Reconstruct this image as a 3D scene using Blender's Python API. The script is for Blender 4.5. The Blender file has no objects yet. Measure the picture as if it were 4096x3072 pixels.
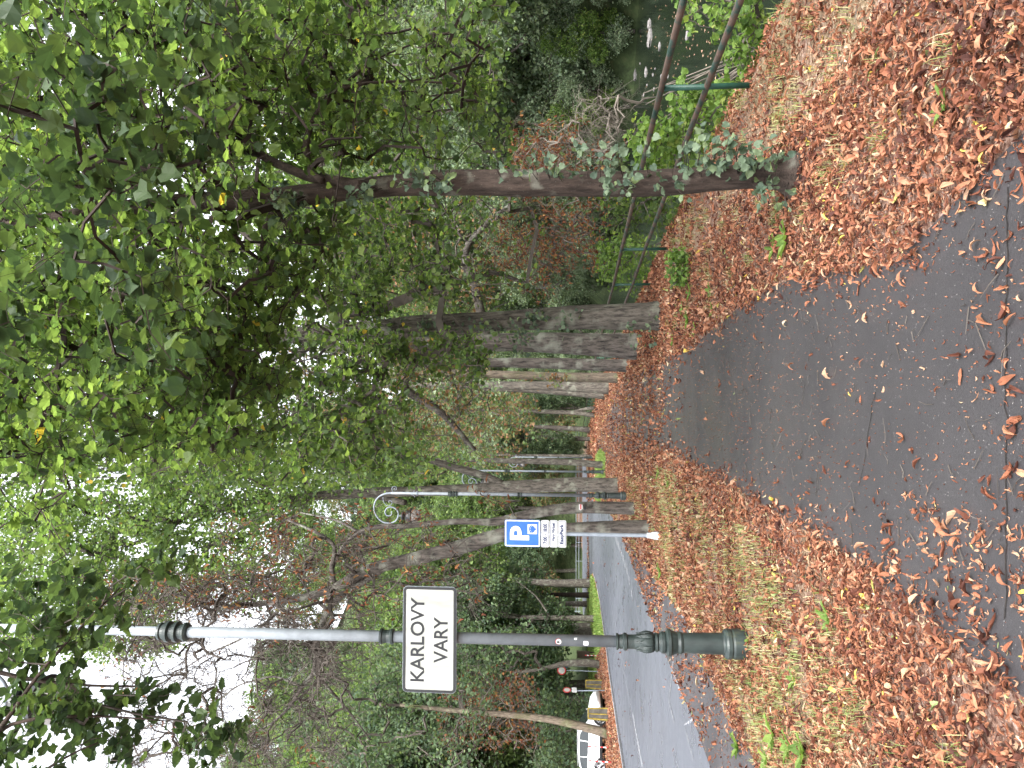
import bpy, bmesh, math, random
import numpy as np
from mathutils import Matrix, Vector
random.seed(7); rng = np.random.default_rng(7)
S = bpy.context.scene
COL = S.collection
R = math.radians

# ---------------------------------------------------------------- camera, sky, sun, exposure
FPX = 2900.0; HZ = 2310.0; CAMH = 1.7
PITCH = math.atan((HZ - 2048) / FPX)
cd = bpy.data.cameras.new("camera"); cam = bpy.data.objects.new("camera", cd); COL.objects.link(cam)
cd.sensor_width = 36.0; cd.lens = FPX / 4096 * 36.0; cd.clip_start = 0.05; cd.clip_end = 2000
_f = Vector((0, math.cos(PITCH), math.sin(PITCH))); _u = Vector((0, -math.sin(PITCH), math.cos(PITCH))); _r = Vector((1, 0, 0))
_m = Matrix((-_u, _r, -_f)).transposed().to_4x4(); _m.translation = (0, 0, CAMH); cam.matrix_world = _m   # phone held upright, frame stored sideways
S.camera = cam
W = bpy.data.worlds.new("World"); S.world = W; W.use_nodes = True
nt = W.node_tree; nt.nodes.clear()
wo = nt.nodes.new("ShaderNodeOutputWorld"); wb = nt.nodes.new("ShaderNodeBackground")
sk = nt.nodes.new("ShaderNodeTexSky"); sk.sky_type = 'NISHITA'; sk.sun_disc = False
SUN_EL, SUN_AZ = R(52), R(158)
sk.sun_elevation = SUN_EL; sk.sun_rotation = SUN_AZ; sk.dust_density = 4.0; sk.air_density = 1.0; sk.ozone_density = 1.0
hs = nt.nodes.new("ShaderNodeHueSaturation"); hs.inputs["Saturation"].default_value = 0.18
wtc = nt.nodes.new("ShaderNodeTexCoord"); wno = nt.nodes.new("ShaderNodeTexNoise"); wno.inputs["Scale"].default_value = 2.2; wno.inputs["Detail"].default_value = 5
wmr = nt.nodes.new("ShaderNodeMapRange"); wmr.inputs["From Min"].default_value = .3; wmr.inputs["From Max"].default_value = .7
wmr.inputs["To Min"].default_value = 1.5; wmr.inputs["To Max"].default_value = 2.2
wmx = nt.nodes.new("ShaderNodeVectorMath"); wmx.operation = 'SCALE'
nt.links.new(wtc.outputs["Generated"], wno.inputs["Vector"]); nt.links.new(wno.outputs["Fac"], wmr.inputs["Value"])
nt.links.new(sk.outputs[0], hs.inputs["Color"]); nt.links.new(hs.outputs[0], wmx.inputs[0]); nt.links.new(wmr.outputs[0], wmx.inputs["Scale"])
nt.links.new(wmx.outputs[0], wb.inputs["Color"]); wb.inputs["Strength"].default_value = 0.15
nt.links.new(wb.outputs[0], wo.inputs[0])
sd = bpy.data.lights.new("sun", 'SUN'); sd.energy = 1.3; sd.angle = R(30); sd.color = (1, .96, .9)
so = bpy.data.objects.new("sun", sd); COL.objects.link(so)
_sd = Vector((math.sin(SUN_AZ) * math.cos(SUN_EL), math.cos(SUN_AZ) * math.cos(SUN_EL), math.sin(SUN_EL)))
so.rotation_euler = _sd.to_track_quat('Z', 'Y').to_euler(); so.location = (0, 0, 60)
S.view_settings.view_transform = 'Standard'; S.view_settings.look = 'None'; S.view_settings.gamma = 1.0
S.view_settings.exposure = 1.6
S.cycles.max_bounces = 7; S.cycles.diffuse_bounces = 4; S.cycles.glossy_bounces = 2; S.cycles.transmission_bounces = 4
S.cycles.transparent_max_bounces = 4; S.cycles.caustics_reflective = False; S.cycles.caustics_refractive = False
S.cycles.use_denoising = True

# ---------------------------------------------------------------- survey: bearings read off the photograph -> metres
def at(x, y, Y):
    a = 1536.0 - y; b = 2048.0 - x; cp, sp = math.cos(PITCH), math.sin(PITCH)
    d = (a, FPX * cp - b * sp, FPX * sp + b * cp); t = Y / d[1]
    return (d[0] * t, Y, CAMH + d[2] * t)
def gr(x, y, z=0.0):
    a = 1536.0 - y; b = 2048.0 - x; cp, sp = math.cos(PITCH), math.sin(PITCH)
    d = (a, FPX * cp - b * sp, FPX * sp + b * cp); t = (z - CAMH) / d[2]
    return (d[0] * t, d[1] * t, z)
def box_pts(x0, x1, y0, y1, Y0, Y1, n):
    """n points in a block of air: a bearing window at distances Y0..Y1"""
    x = rng.uniform(x0, x1, n); y = rng.uniform(y0, y1, n); Y = rng.uniform(Y0, Y1, n)
    a = 1536 - y; b = 2048 - x; cp, sp = math.cos(PITCH), math.sin(PITCH)
    dy = FPX * cp - b * sp; dz = FPX * sp + b * cp; t = Y / dy
    return np.stack([a * t, Y, CAMH + dz * t], 1)

# ---------------------------------------------------------------- objects
def tag(o, label=None, cat=None, group=None, kind=None):
    if label: o["label"] = label
    if cat: o["category"] = cat
    if group: o["group"] = group
    if kind: o["kind"] = kind
    return o
def empty(name, loc=(0, 0, 0), rz=0, label=None, cat=None, group=None):
    o = bpy.data.objects.new(name, None); COL.objects.link(o); o.location = loc; o.rotation_euler.z = rz
    o.empty_display_size = .1
    return tag(o, label, cat, group)
def mesh_obj(name, V, F, mat, parent=None, rnd=None, smooth=False, rel=True):
    """V (n,3); F list of (m,k) int arrays or lists of faces. Coordinates are world ones unless rel is False."""
    me = bpy.data.meshes.new(name); V = np.asarray(V, dtype=np.float32).reshape(-1, 3)
    if parent is not None and rel: V = V - np.array(parent.location, dtype=np.float32)
    if isinstance(F, np.ndarray): F = [F]
    if len(F) and not isinstance(F[0], np.ndarray):
        lt = np.array([len(f) for f in F], dtype=np.int32); lv = np.array([i for f in F for i in f], dtype=np.int32)
    else:
        lt = np.concatenate([np.full(len(f), f.shape[1], dtype=np.int32) for f in F]); lv = np.concatenate([f.reshape(-1) for f in F]).astype(np.int32)
    ls = np.concatenate([[0], np.cumsum(lt)[:-1]]).astype(np.int32)
    me.vertices.add(len(V)); me.vertices.foreach_set("co", V.reshape(-1))
    me.loops.add(len(lv)); me.loops.foreach_set("vertex_index", lv)
    me.polygons.add(len(lt)); me.polygons.foreach_set("loop_start", ls); me.polygons.foreach_set("loop_total", lt)
    me.polygons.foreach_set("use_smooth", np.full(len(lt), smooth))
    if rnd is not None:
        at_ = me.attributes.new("rnd", 'FLOAT', 'POINT'); at_.data.foreach_set("value", np.asarray(rnd, dtype=np.float32))
    me.update(); me.validate()
    if mat: me.materials.append(mat)
    o = bpy.data.objects.new(name, me); COL.objects.link(o)
    if parent is not None: o.parent = parent
    return o
class MB:
    """collects shapes of one part"""
    def __init__(s): s.v = []; s.f = []; s.n = 0
    def add(s, V, F):
        V = np.asarray(V, float).reshape(-1, 3); s.v.append(V); s.f += [[i + s.n for i in f] for f in F]; s.n += len(V); return s
    def box(s, c, d, rz=0, taper=1.0):
        x, y, z = d[0] / 2, d[1] / 2, d[2] / 2; V = []
        for k, t in ((-1, 1), (1, taper)):
            for a, b in ((-1, -1), (1, -1), (1, 1), (-1, 1)): V.append((a * x * t, b * y * t, k * z))
        V = np.array(V); cs, sn = math.cos(rz), math.sin(rz)
        V = np.stack([V[:, 0] * cs - V[:, 1] * sn, V[:, 0] * sn + V[:, 1] * cs, V[:, 2]], 1) + np.array(c)
        return s.add(V, [(3, 2, 1, 0), (4, 5, 6, 7), (0, 1, 5, 4), (1, 2, 6, 5), (2, 3, 7, 6), (3, 0, 4, 7)])
    def lathe(s, prof, c=(0, 0, 0), n=24, ax=None, flat=1.0):
        V = []; F = []; m = len(prof)
        for i in range(n):
            a = 2 * math.pi * i / n
            for r, z in prof: V.append((r * math.cos(a), r * math.sin(a) * flat, z))
        for i in range(n):
            j = (i + 1) % n
            for k in range(m - 1): F.append((i * m + k, j * m + k, j * m + k + 1, i * m + k + 1))
        F.append([i * m + m - 1 for i in range(n)]); F.append([i * m for i in range(n)][::-1])
        V = np.array(V)
        if ax is not None: V = V @ np.array(ax).T
        return s.add(V + np.array(c), F)
    def tube(s, P, r, k=8):
        V, F = tube(P, r, k); return s.add(V, F)
    def prism(s, poly, h, M=None):
        """poly (n,2) in the x-z plane, thickness h along y (front at y=0 towards -y)"""
        n = len(poly); V = [(p[0], 0, p[1]) for p in poly] + [(p[0], h, p[1]) for p in poly]
        F = [tuple(range(n)), tuple(range(2 * n - 1, n - 1, -1))] + [(i, i + n, (i + 1) % n + n, (i + 1) % n) for i in range(n)]
        V = np.array(V, float)
        if M is not None: V = np.array([tuple(M @ Vector(v)) for v in V])
        return s.add(V, F)
    def build(s, name, mat, parent=None, smooth=False, rel=True):
        o = mesh_obj(name, np.concatenate(s.v), s.f, mat, parent, smooth=smooth, rel=rel)
        return o
def tube(P, r, k=8, wob=0.0):
    P = np.asarray(P, float); n = len(P); r = np.broadcast_to(np.asarray(r, float), (n,))
    T = np.gradient(P, axis=0); T /= np.linalg.norm(T, axis=1)[:, None] + 1e-9
    ref = np.array([0.31, 0.95, 0.05]) if abs(T[0][2]) > .5 else np.array([0, 0, 1.0])
    A = np.cross(T, ref); A /= np.linalg.norm(A, axis=1)[:, None] + 1e-9; B = np.cross(T, A)
    th = np.linspace(0, 2 * np.pi, k, endpoint=False); rr = r[:, None] * np.ones((n, k))
    if wob:
        ph = rng.uniform(0, 6.28, 4)
        ii = np.arange(n)[:, None]
        rr = rr * (1 + wob * (np.sin(3 * th[None] + ph[0] + ii * .11) + .7 * np.sin(5 * th[None] + ph[1] - ii * .17) + .5 * np.sin(2 * th[None] + ph[2] + ii * .4) + .6 * rng.normal(0, .5, (n, k))))
    V = P[:, None] + rr[..., None] * (np.cos(th)[None, :, None] * A[:, None] + np.sin(th)[None, :, None] * B[:, None])
    V = V.reshape(-1, 3); F = []
    for i in range(n - 1):
        for j in range(k): F.append((i * k + j, i * k + (j + 1) % k, (i + 1) * k + (j + 1) % k, (i + 1) * k + j))
    F.append(list(range((n - 1) * k, n * k))); F.append(list(range(k))[::-1])
    return V, F
def ribs(P0, P1, P2, r0, r1, r2, k=3):
    """many short curved twigs at once"""
    n = len(P0); T = P2 - P0; T = T / (np.linalg.norm(T, axis=1)[:, None] + 1e-9)
    ref = rng.normal(size=(n, 3)); A = np.cross(T, ref); A /= np.linalg.norm(A, axis=1)[:, None] + 1e-9; B = np.cross(T, A)
    th = np.linspace(0, 2 * np.pi, k, endpoint=False)
    ring = np.cos(th)[None, :, None] * A[:, None] + np.sin(th)[None, :, None] * B[:, None]
    V = np.stack([P[:, None] + ring * rad[:, None, None] for P, rad in ((P0, r0), (P1, r1), (P2, r2))], 1).reshape(-1, 3)
    q = []
    for i in range(2):
        for j in range(k): q.append((i * k + j, i * k + (j + 1) % k, (i + 1) * k + (j + 1) % k, (i + 1) * k + j))
    F = (np.arange(n)[:, None, None] * 3 * k + np.array(q)[None]).reshape(-1, 4)
    return V, F
def frames(n_, ax):
    n_ = n_ / (np.linalg.norm(n_, axis=1)[:, None] + 1e-9)
    x = ax - (ax * n_).sum(1)[:, None] * n_; x /= np.linalg.norm(x, axis=1)[:, None] + 1e-9
    return np.stack([x, np.cross(n_, x), n_], 2)
def scatter(proto, P, Rm, s, rnd):
    pv, pf = proto; n = len(P); k = len(pv)
    V = np.einsum('nij,nkj->nki', Rm, pv[None] * s[:, None, None] if np.ndim(s) == 1 else pv[None] * s[:, None, :]) + P[:, None]
    F = (np.arange(n)[:, None, None] * k + pf[None]).reshape(-1, pf.shape[1])
    return V.reshape(-1, 3), F, np.repeat(rnd, k)
def join(parts):
    V = []; F = []; Q = []; o = 0
    for v, f, q in parts:
        V.append(v); F.append(f + o); Q.append(q); o += len(v)
    return np.concatenate(V), np.concatenate(F), np.concatenate(Q)
def lump(P, sc=1.0, seed=0.0):
    """cheap 3-D noise, about -1..1"""
    x, y, z = (P * sc).T
    return (np.sin(1.7 * x + 2.1 * z + seed) + np.sin(2.3 * y - 1.3 * x + 1.9 * seed) + np.sin(2.9 * z + 1.1 * y + .7 * seed) + np.sin(3.7 * x - 2.7 * y + 3.1 * z + seed)) / 2.6

# ---------------------------------------------------------------- leaf shapes
def leaf_big():
    m = [(-.02, 0, 0), (.33, 0, -.03), (.68, 0, -.05), (1.06, 0, -.14)]
    o = [(-.14, .24), (.12, .5), (.52, .47), (.86, .17)]
    V = list(m) + [(x, y, .16 * y + .05 * math.sin(9 * x)) for x, y in o] + [(x, -y, .16 * y - .05 * math.sin(9 * x)) for x, y in o]
    F = []
    for i in range(3): F += [(i, i + 1, 5 + i, 4 + i), (i + 1, i, 8 + i, 9 + i)]
    return np.array(V, float), np.array(F)
def leaf_mid():
    V = [(0, 0, 0), (1, 0, -.12), (.08, .42, .08), (.72, .38, .03), (.08, -.42, .08), (.72, -.38, .03)]
    return np.array(V, float), np.array([(0, 1, 3, 2), (1, 0, 4, 5)])
def leaf_far():
    return np.array([(0, 0, 0), (.4, .42, .1), (1, .05, -.05), (.5, -.42, .06)], float), np.array([(0, 3, 2, 1)])
def leaf_litter(seed, n=4):
    g = np.random.default_rng(seed); bend = g.uniform(-3.4, 3.4); curl = g.uniform(.4, 2.3); tw = g.uniform(-1.8, 1.8); wd = g.uniform(.1, .22)
    V = []; x = z = 0.0; a = -bend / 2
    for i in range(n + 1):
        t = i / n; w = wd * math.sin(math.pi * min(1, t * .86 + .06)) ** .8 * (1.25 if t > .4 else .9) + .012
        tt = tw * (t - .5)
        for sgn in (-1, 0, 1):
            yy = sgn * w * math.cos(curl * .5); zz = abs(sgn) * w * math.sin(curl * .6) + g.normal(0, .02)
            V.append((x, yy * math.cos(tt) - zz * math.sin(tt), z + yy * math.sin(tt) + zz * math.cos(tt)))
        a += bend / n; x += math.cos(a) / n; z += math.sin(a) / n
    F = []
    for i in range(n):
        for j in range(2): F.append((3 * i + j, 3 * i + 3 + j, 3 * i + 4 + j, 3 * i + 1 + j))
    V = np.array(V); V[:, 2] -= V[:, 2].min(); V[:, 0] -= V[:, 0].mean()
    return V, np.array(F)
LB, LM, LF = leaf_big(), leaf_mid(), leaf_far()
LIT = [leaf_litter(s, 5) for s in range(16)]; LIT2 = [leaf_litter(s + 40, 2) for s in range(8)]; CURL = leaf_litter(71, 3)

# ---------------------------------------------------------------- materials
def mat(name, rough=.8, spec=.3):
    m = bpy.data.materials.new(name); m.use_nodes = True; n = m.node_tree.nodes; b = n["Principled BSDF"]
    b.inputs["Roughness"].default_value = rough; b.inputs["Specular IOR Level"].default_value = spec
    return m, m.node_tree, b
def ramp(t, stops, fac):
    r = t.nodes.new("ShaderNodeValToRGB"); e = r.color_ramp.elements
    e[0].position, e[0].color = stops[0][0], (*stops[0][1], 1); e[1].position, e[1].color = stops[-1][0], (*stops[-1][1], 1)
    for p, c in stops[1:-1]:
        q = e.new(p); q.color = (*c, 1)
    t.links.new(fac, r.inputs[0]); return r.outputs[0]
def noise(t, scale, detail=4, vec=None, stretch=None, rough=.55):
    n = t.nodes.new("ShaderNodeTexNoise"); n.inputs["Scale"].default_value = scale; n.inputs["Detail"].default_value = detail; n.inputs["Roughness"].default_value = rough
    if vec is None:
        c = t.nodes.new("ShaderNodeTexCoord"); vec = c.outputs["Object"]
    if stretch:
        mp = t.nodes.new("ShaderNodeMapping"); mp.inputs["Scale"].default_value = stretch; t.links.new(vec, mp.inputs[0]); vec = mp.outputs[0]
    t.links.new(vec, n.inputs["Vector"]); return n.outputs["Fac"]
def mixc(t, fac, a, b, mode='MIX'):
    m = t.nodes.new("ShaderNodeMix"); m.data_type = 'RGBA'; m.blend_type = mode
    for s, i in ((fac, 0), (a, 6), (b, 7)):
        if isinstance(s, (int, float)): m.inputs[i].default_value = s
        elif isinstance(s, tuple): m.inputs[i].default_value = (*s, 1)
        else: t.links.new(s, m.inputs[i])
    return m.outputs[2]
def bump(t, b, h, strength=.5, dist=.02):
    n = t.nodes.new("ShaderNodeBump"); n.inputs["Strength"].default_value = strength; n.inputs["Distance"].default_value = dist
    t.links.new(h, n.inputs["Height"]); t.links.new(n.outputs[0], b.inputs["Normal"])
def plain(name, c, rough=.6, spec=.4, metal=0, var=.12, scale=20, bmp=0):
    m, t, b = mat(name, rough, spec); b.inputs["Metallic"].default_value = metal
    f = noise(t, scale, 5); t.links.new(ramp(t, [(.3, tuple(x * (1 - var) for x in c)), (.7, tuple(min(1, x * (1 + var)) for x in c))], f), b.inputs["Base Color"])
    if bmp: bump(t, b, f, bmp, .01)
    return m
def leaf_mat(name, stops, trans=.45, tcol=1.5, rough=.55, spec=.2):
    m, t, b = mat(name, rough, spec)
    a = t.nodes.new("ShaderNodeAttribute"); a.attribute_name = "rnd"
    c = ramp(t, stops, a.outputs["Fac"]); t.links.new(c, b.inputs["Base Color"])
    tr = t.nodes.new("ShaderNodeBsdfTranslucent")
    tc = mixc(t, 1.0, c, (tcol * 1.0, tcol * 1.05, tcol * .6), 'MULTIPLY'); t.links.new(tc, tr.inputs[0])
    mx = t.nodes.new("ShaderNodeMixShader"); mx.inputs[0].default_value = trans
    t.links.new(b.outputs[0], mx.inputs[1]); t.links.new(tr.outputs[0], mx.inputs[2])
    t.links.new(mx.outputs[0], t.nodes["Material Output"].inputs[0]); return m
M = {}
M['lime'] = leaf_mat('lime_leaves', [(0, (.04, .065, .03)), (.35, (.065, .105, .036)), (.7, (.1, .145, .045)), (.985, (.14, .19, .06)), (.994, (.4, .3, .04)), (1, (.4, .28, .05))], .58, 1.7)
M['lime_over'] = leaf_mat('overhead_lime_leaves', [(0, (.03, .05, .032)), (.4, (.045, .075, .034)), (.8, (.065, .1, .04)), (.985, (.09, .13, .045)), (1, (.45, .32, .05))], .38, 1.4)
M['lime_far'] = leaf_mat('far_lime_leaves', [(0, (.065, .11, .045)), (.4, (.11, .17, .06)), (.8, (.16, .23, .075)), (.985, (.21, .27, .1)), (1, (.26, .18, .07))], .45, 1.5)
M['dark'] = leaf_mat('dark_leaves', [(0, (.04, .07, .042)), (.5, (.085, .13, .07)), (.9, (.13, .185, .095)), (1, (.16, .21, .09))], .38, 1.4)
M['bluish'] = leaf_mat('sprout_leaves', [(0, (.045, .07, .05)), (.5, (.08, .115, .075)), (.85, (.12, .16, .1)), (1, (.15, .2, .08))], .3, 1.4)
M['willow'] = leaf_mat('grey_green_leaves', [(0, (.11, .16, .1)), (.5, (.2, .27, .17)), (.9, (.31, .38, .24)), (1, (.34, .4, .25))], .45, 1.2)
M['bright'] = leaf_mat('bright_leaves', [(0, (.07, .13, .035)), (.5, (.13, .21, .05)), (.9, (.19, .28, .07)), (1, (.28, .33, .09))], .5, 1.3)
M['rust'] = leaf_mat('rusty_chestnut_leaves', [(0, (.08, .028, .018)), (.4, (.17, .06, .032)), (.75, (.25, .105, .05)), (.9, (.32, .18, .07)), (.94, (.1, .14, .05)), (1, (.12, .17, .06))], .35, 1.2, .7)
M['rustmix'] = leaf_mat('half_turned_leaves', [(0, (.07, .12, .045)), (.45, (.11, .16, .06)), (.6, (.2, .18, .08)), (.8, (.2, .11, .06)), (1, (.25, .13, .07))], .35, 1.3, .6)
M['litter'] = leaf_mat('fallen_leaves', [(0, (.045, .016, .012)), (.2, (.115, .04, .024)), (.48, (.215, .08, .043)), (.72, (.31, .135, .075)), (.87, (.36, .19, .115)), (.955, (.37, .24, .16)), (.978, (.5, .42, .28)), (.988, (.55, .38, .06)), (.996, (.22, .27, .11)), (1, (.2, .25, .1))], .12, 1.0, .75, .25)
M['grass'] = leaf_mat('grass', [(0, (.11, .17, .05)), (.35, (.2, .26, .08)), (.65, (.33, .35, .15)), (1, (.48, .43, .26))], .3, 1.3, .6)
M['lawn'] = leaf_mat('fresh_grass', [(0, (.1, .17, .04)), (.6, (.17, .26, .06)), (1, (.3, .36, .12))], .3, 1.3, .6)

def bark(name, lo, hi, lich, lf=.62, sc=1.0, bs=.7, moss=None):
    m, t, b = mat(name, .9, .2)
    f = noise(t, 17 * sc, 8, stretch=(1, 1, .2), rough=.72); g = noise(t, 2.6 * sc, 6)
    c = ramp(t, [(.36, lo), (.56, hi), (.75, tuple(min(1, x * 1.35) for x in hi))], f)
    lm = ramp(t, [(lf - .05, (0, 0, 0)), (lf + .1, (1, 1, 1))], g); c = mixc(t, lm, c, lich)
    if moss:
        g2 = noise(t, 1.1 * sc, 5); c = mixc(t, ramp(t, [(.5, (0, 0, 0)), (.68, (.75, .75, .75))], g2), c, moss)
    sp = noise(t, 38 * sc, 2); c = mixc(t, ramp(t, [(.68, (0, 0, 0)), (.74, (.5, .5, .5))], sp), c, lich)
    t.links.new(c, b.inputs["Base Color"]); bump(t, b, f, bs, .05); return m
M['bark_lime'] = bark('dark_smooth_bark', (.024, .018, .015), (.062, .045, .037), (.17, .17, .14), .63, 1.6, .7)
M['bark_grey'] = bark('grey_furrowed_bark', (.024, .021, .019), (.12, .106, .09), (.2, .205, .165), .58, 1.0, 1.0)
M['bark_rough'] = bark('flaking_chestnut_bark', (.019, .017, .016), (.12, .104, .092), (.22, .225, .19), .56, .8, 1.0)
M['bark_moss'] = bark('mossy_bark', (.05, .04, .032), (.16, .13, .1), (.22, .23, .15), .6, 1.0, .8, (.075, .085, .03))
M['twig'] = plain('twig_bark', (.07, .06, .052), .9, .2, var=.4, scale=3)
M['twig_dark'] = plain('dark_twig_bark', (.035, .026, .022), .9, .2, var=.4, scale=3)
M['twig_pale'] = plain('pale_twig_bark', (.15, .13, .11), .9, .2, var=.35, scale=3)

# ---------------------------------------------------------------- growing trees
def smooth_line(P, r, step):
    P = np.asarray(P, float); r = np.asarray(r, float); d = np.concatenate([[0], np.cumsum(np.linalg.norm(np.diff(P, axis=0), axis=1))])
    n = max(3, int(d[-1] / step) + 1); s = np.linspace(0, d[-1], n)
    Q = np.stack([np.interp(s, d, P[:, i]) for i in range(3)], 1); q = np.interp(s, d, r)
    for _ in range(2):
        if n > 4: Q[1:-1] = Q[1:-1] * .5 + (Q[:-2] + Q[2:]) * .25
    return Q, q
def img_line(pts, Y, dY=0.0):
    """polyline read off the photo as (x, y, width px); Y distance, dY drift over its length"""
    P = []; r = []
    for i, (x, y, w) in enumerate(pts):
        YY = Y + dY * i / max(1, len(pts) - 1); p = at(x, y, YY); P.append(p)
        dep = YY * math.cos(PITCH) + (p[2] - CAMH) * math.sin(PITCH); r.append(w * dep / FPX / 2)
    return P, r
def grow(root, limbs, pts, twigmat, barkmat, leafmat=None, proto=LM, size=.08, per=6, spread=.15, rt=.004, rmax=.09, droop=.5, tilt=.8,
         wob=.05, sides=14, crown_name='crown', leaf_from=0.0, step=.2, twigs=True, bow=.12, thin=1.0, flat=1.0, bare=None, ntw=2):
    """trunk + limbs as one body, twigs reaching every point of the crown, leaves on the twigs"""
    N = []; NR = []; tv = MB()
    for k, (P, r) in enumerate(limbs):
        Q, q = smooth_line(P, r, step); V, F = tube(Q, q, sides if k == 0 or q[0] > .06 else 7, wob if q[0] > .05 else 0); tv.add(V, F)
        N.append(Q[(2 if k == 0 else 0):]); NR.append(q[(2 if k == 0 else 0):])
    trunk = tv.build('trunk', barkmat, root, smooth=True)
    L = np.concatenate(N); LR = np.concatenate(NR)
    if len(pts) == 0: return
    zmin = np.quantile(L[:, 2], .25); Lok = L[:, 2] > zmin
    dmin = np.array([np.min(np.linalg.norm(L - p, axis=1)) for p in pts]) if len(pts) < 4000 else np.concatenate([np.linalg.norm(L[None] - c[:, None], axis=2).min(1) for c in np.array_split(pts, len(pts) // 500)])
    pts = pts[np.argsort(dmin)]; nL = len(L); n = len(pts)
    A = np.zeros((nL + n, 3)); A[:nL] = L; pen = np.zeros(nL + n); pen[:nL][~Lok] = 1.0; par = np.zeros(nL + n, int); par[:nL] = -1
    for i, p in enumerate(pts):
        m = nL + i; d = np.sqrt(((A[:m] - p) ** 2).sum(1)) + pen[:m] + np.maximum(0, A[:m, 2] - p[2]) * .15
        j = int(np.argmin(d)); par[m] = j; A[m] = p
    cnt = np.ones(nL + n)
    for m in range(nL + n - 1, nL - 1, -1):
        if par[m] >= nL: cnt[par[m]] += cnt[m]
    rad = np.minimum(rt * cnt ** .5, rmax)
    idx = np.arange(nL, nL + n); pj = par[idx]; P2 = A[idx]; P0 = A[pj]; r2 = rad[idx]; r0 = np.where(pj >= nL, np.minimum(rad[pj], r2 * 1.35), np.minimum(r2 * 1.3, np.concatenate([LR, np.ones(n)])[pj]))
    ln = np.linalg.norm(P2 - P0, axis=1)
    P1 = (P0 + P2) / 2 + rng.normal(0, .09, (n, 3)) * ln[:, None] + np.array([0, 0, 1]) * (bow * ln)[:, None]
    parts = []
    if twigs:
        V, F = ribs(P0, P1, P2, r0, (r0 + r2) / 2, r2, 4 if rt > .006 else 3)
        # fine side twigs
        k = ntw; t = rng.uniform(.15, 1, (n, k)); S0 = (P1[:, None] * (1 - t[..., None]) + P2[:, None] * t[..., None]).reshape(-1, 3)
        dv = rng.normal(size=S0.shape) + np.array([0, 0, -droop * .6]); dv /= np.linalg.norm(dv, axis=1)[:, None]
        S2 = S0 + dv * spread * rng.uniform(.7, 1.8, (len(S0), 1)); S1 = (S0 + S2) / 2 + rng.normal(0, .12, S0.shape) * spread
        rr = np.full(len(S0), rt * .55 * thin); V2, F2 = ribs(S0, S1, S2, rr * 1.2, rr, rr * .6, 3)
        mesh_obj('branches', np.concatenate([V, V2]), [F, F2 + len(V)], twigmat, root)
    if leafmat is None: return
    if bare is not None:
        kp = rng.uniform(0, 1, n) > bare(P2); P0, P1, P2, S0, S2, ln = P0[kp], P1[kp], P2[kp], S0.reshape(n, ntw, 3)[kp].reshape(-1, 3), S2.reshape(n, ntw, 3)[kp].reshape(-1, 3), ln[kp]; n = len(P0)
    m = n * per; t = rng.uniform(leaf_from, 1.0, (n, per, 1)); u = rng.uniform(0, 1, (n, per, 1)) < .55
    along = np.where(t < .5, P0[:, None] * (1 - 2 * t) + P1[:, None] * 2 * t, P1[:, None] * (2 - 2 * t) + P2[:, None] * (2 * t - 1))
    if twigs:
        S2r = S2.reshape(n, ntw, 3); S0r = S0.reshape(n, ntw, 3); w = rng.integers(0, ntw, (n, per)); tt = rng.uniform(.2, 1.05, (n, per, 1))
        on = np.take_along_axis(S0r, w[..., None].repeat(3, 2), 1) * (1 - tt) + np.take_along_axis(S2r, w[..., None].repeat(3, 2), 1) * tt
        P = np.where(u, on, along)
    else: P = np.where(u, P2[:, None] + rng.normal(0, 1, (n, per, 3)) * spread, along)
    P = (P + rng.normal(0, .25, (n, per, 3)) * spread).reshape(-1, 3)
    nn = rng.normal(0, tilt, (m, 3)) + np.array([0, 0, 1.0]) * flat
    ax = rng.normal(0, .8, (m, 3)) + np.array([0, 0, -droop]) + np.repeat((P2 - P0) / (ln[:, None] + 1e-6), per, 0) * .4
    sz = size * rng.uniform(.6, 1.25, m)
    clump = lump(P, 1.3 / max(.5, spread * 4), 2.0) * .12
    V, F, q = scatter(proto, P, frames(nn, ax), sz, np.where(rng.uniform(0, 1, m) < .003, 1.0, np.clip(rng.uniform(0, .98, m) + clump, 0, .98)))
    mesh_obj(crown_name, V, F, leafmat, root, rnd=q)
def blob(c, r, n, gap=None, sc=.8, seed=0.0, hollow=.45):
    P = []
    tot = 0
    while tot < n:
        d = rng.normal(size=(n * 2, 3)); d /= np.linalg.norm(d, axis=1)[:, None]; q = d * rng.uniform(hollow, 1, (n * 2, 1)) ** .6
        p = np.array(c) + q * np.array(r)
        if gap is not None: p = p[lump(p, sc, seed) > gap]
        P.append(p); tot += len(p)
    return np.concatenate(P)[:n]

# ================================================================ THE SETTING
def rail_x(Y): return np.interp(Y, [-20, 7, 14, 17, 46, 75, 107, 160, 400], [3.6, 2.93, 2.6, 2.35, 0.4, -2.6, -6.5, -15, -50])
def far_bank(Y): return np.interp(Y, [-30, 20, 38, 44, 67, 100, 160, 400], [30, 26, 19.5, 14.5, 11.5, 8.5, 2, -30])
def rise(Y): return .62 * np.clip((np.asarray(Y, float) - 98) / 44, 0, 1) ** 1.3
def height(X, Y):
    X = np.asarray(X, float); Y = np.asarray(Y, float); s = X - rail_x(Y); w = far_bank(Y) - rail_x(Y)
    z = -np.clip((s - .25) / 4.2, 0, 1) ** .8 * 2.3
    b = np.clip((s - w) / 3.5, 0, 1); z = z + b * 3.2 * (s > w - .1)
    hill = np.clip((s - w - 4) / 120, 0, 1); z = z + (s > w) * 75 * hill ** 1.25
    back = rise(Y) + np.clip((Y - 156) / 8, 0, 1) * .3 + np.clip((Y - 166) / 100, 0, 1) ** 1.05 * 80 + np.clip((Y - 266) / 170, 0, 1) * 30
    z = z + np.where(s < w, back, back * .4)
    lft = np.clip((-X - 34 - .12 * np.clip(Y - 40, 0, 999)) / 90, 0, 1); z = z + 40 * lft ** 1.2 * (Y > 0)
    return z
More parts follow.
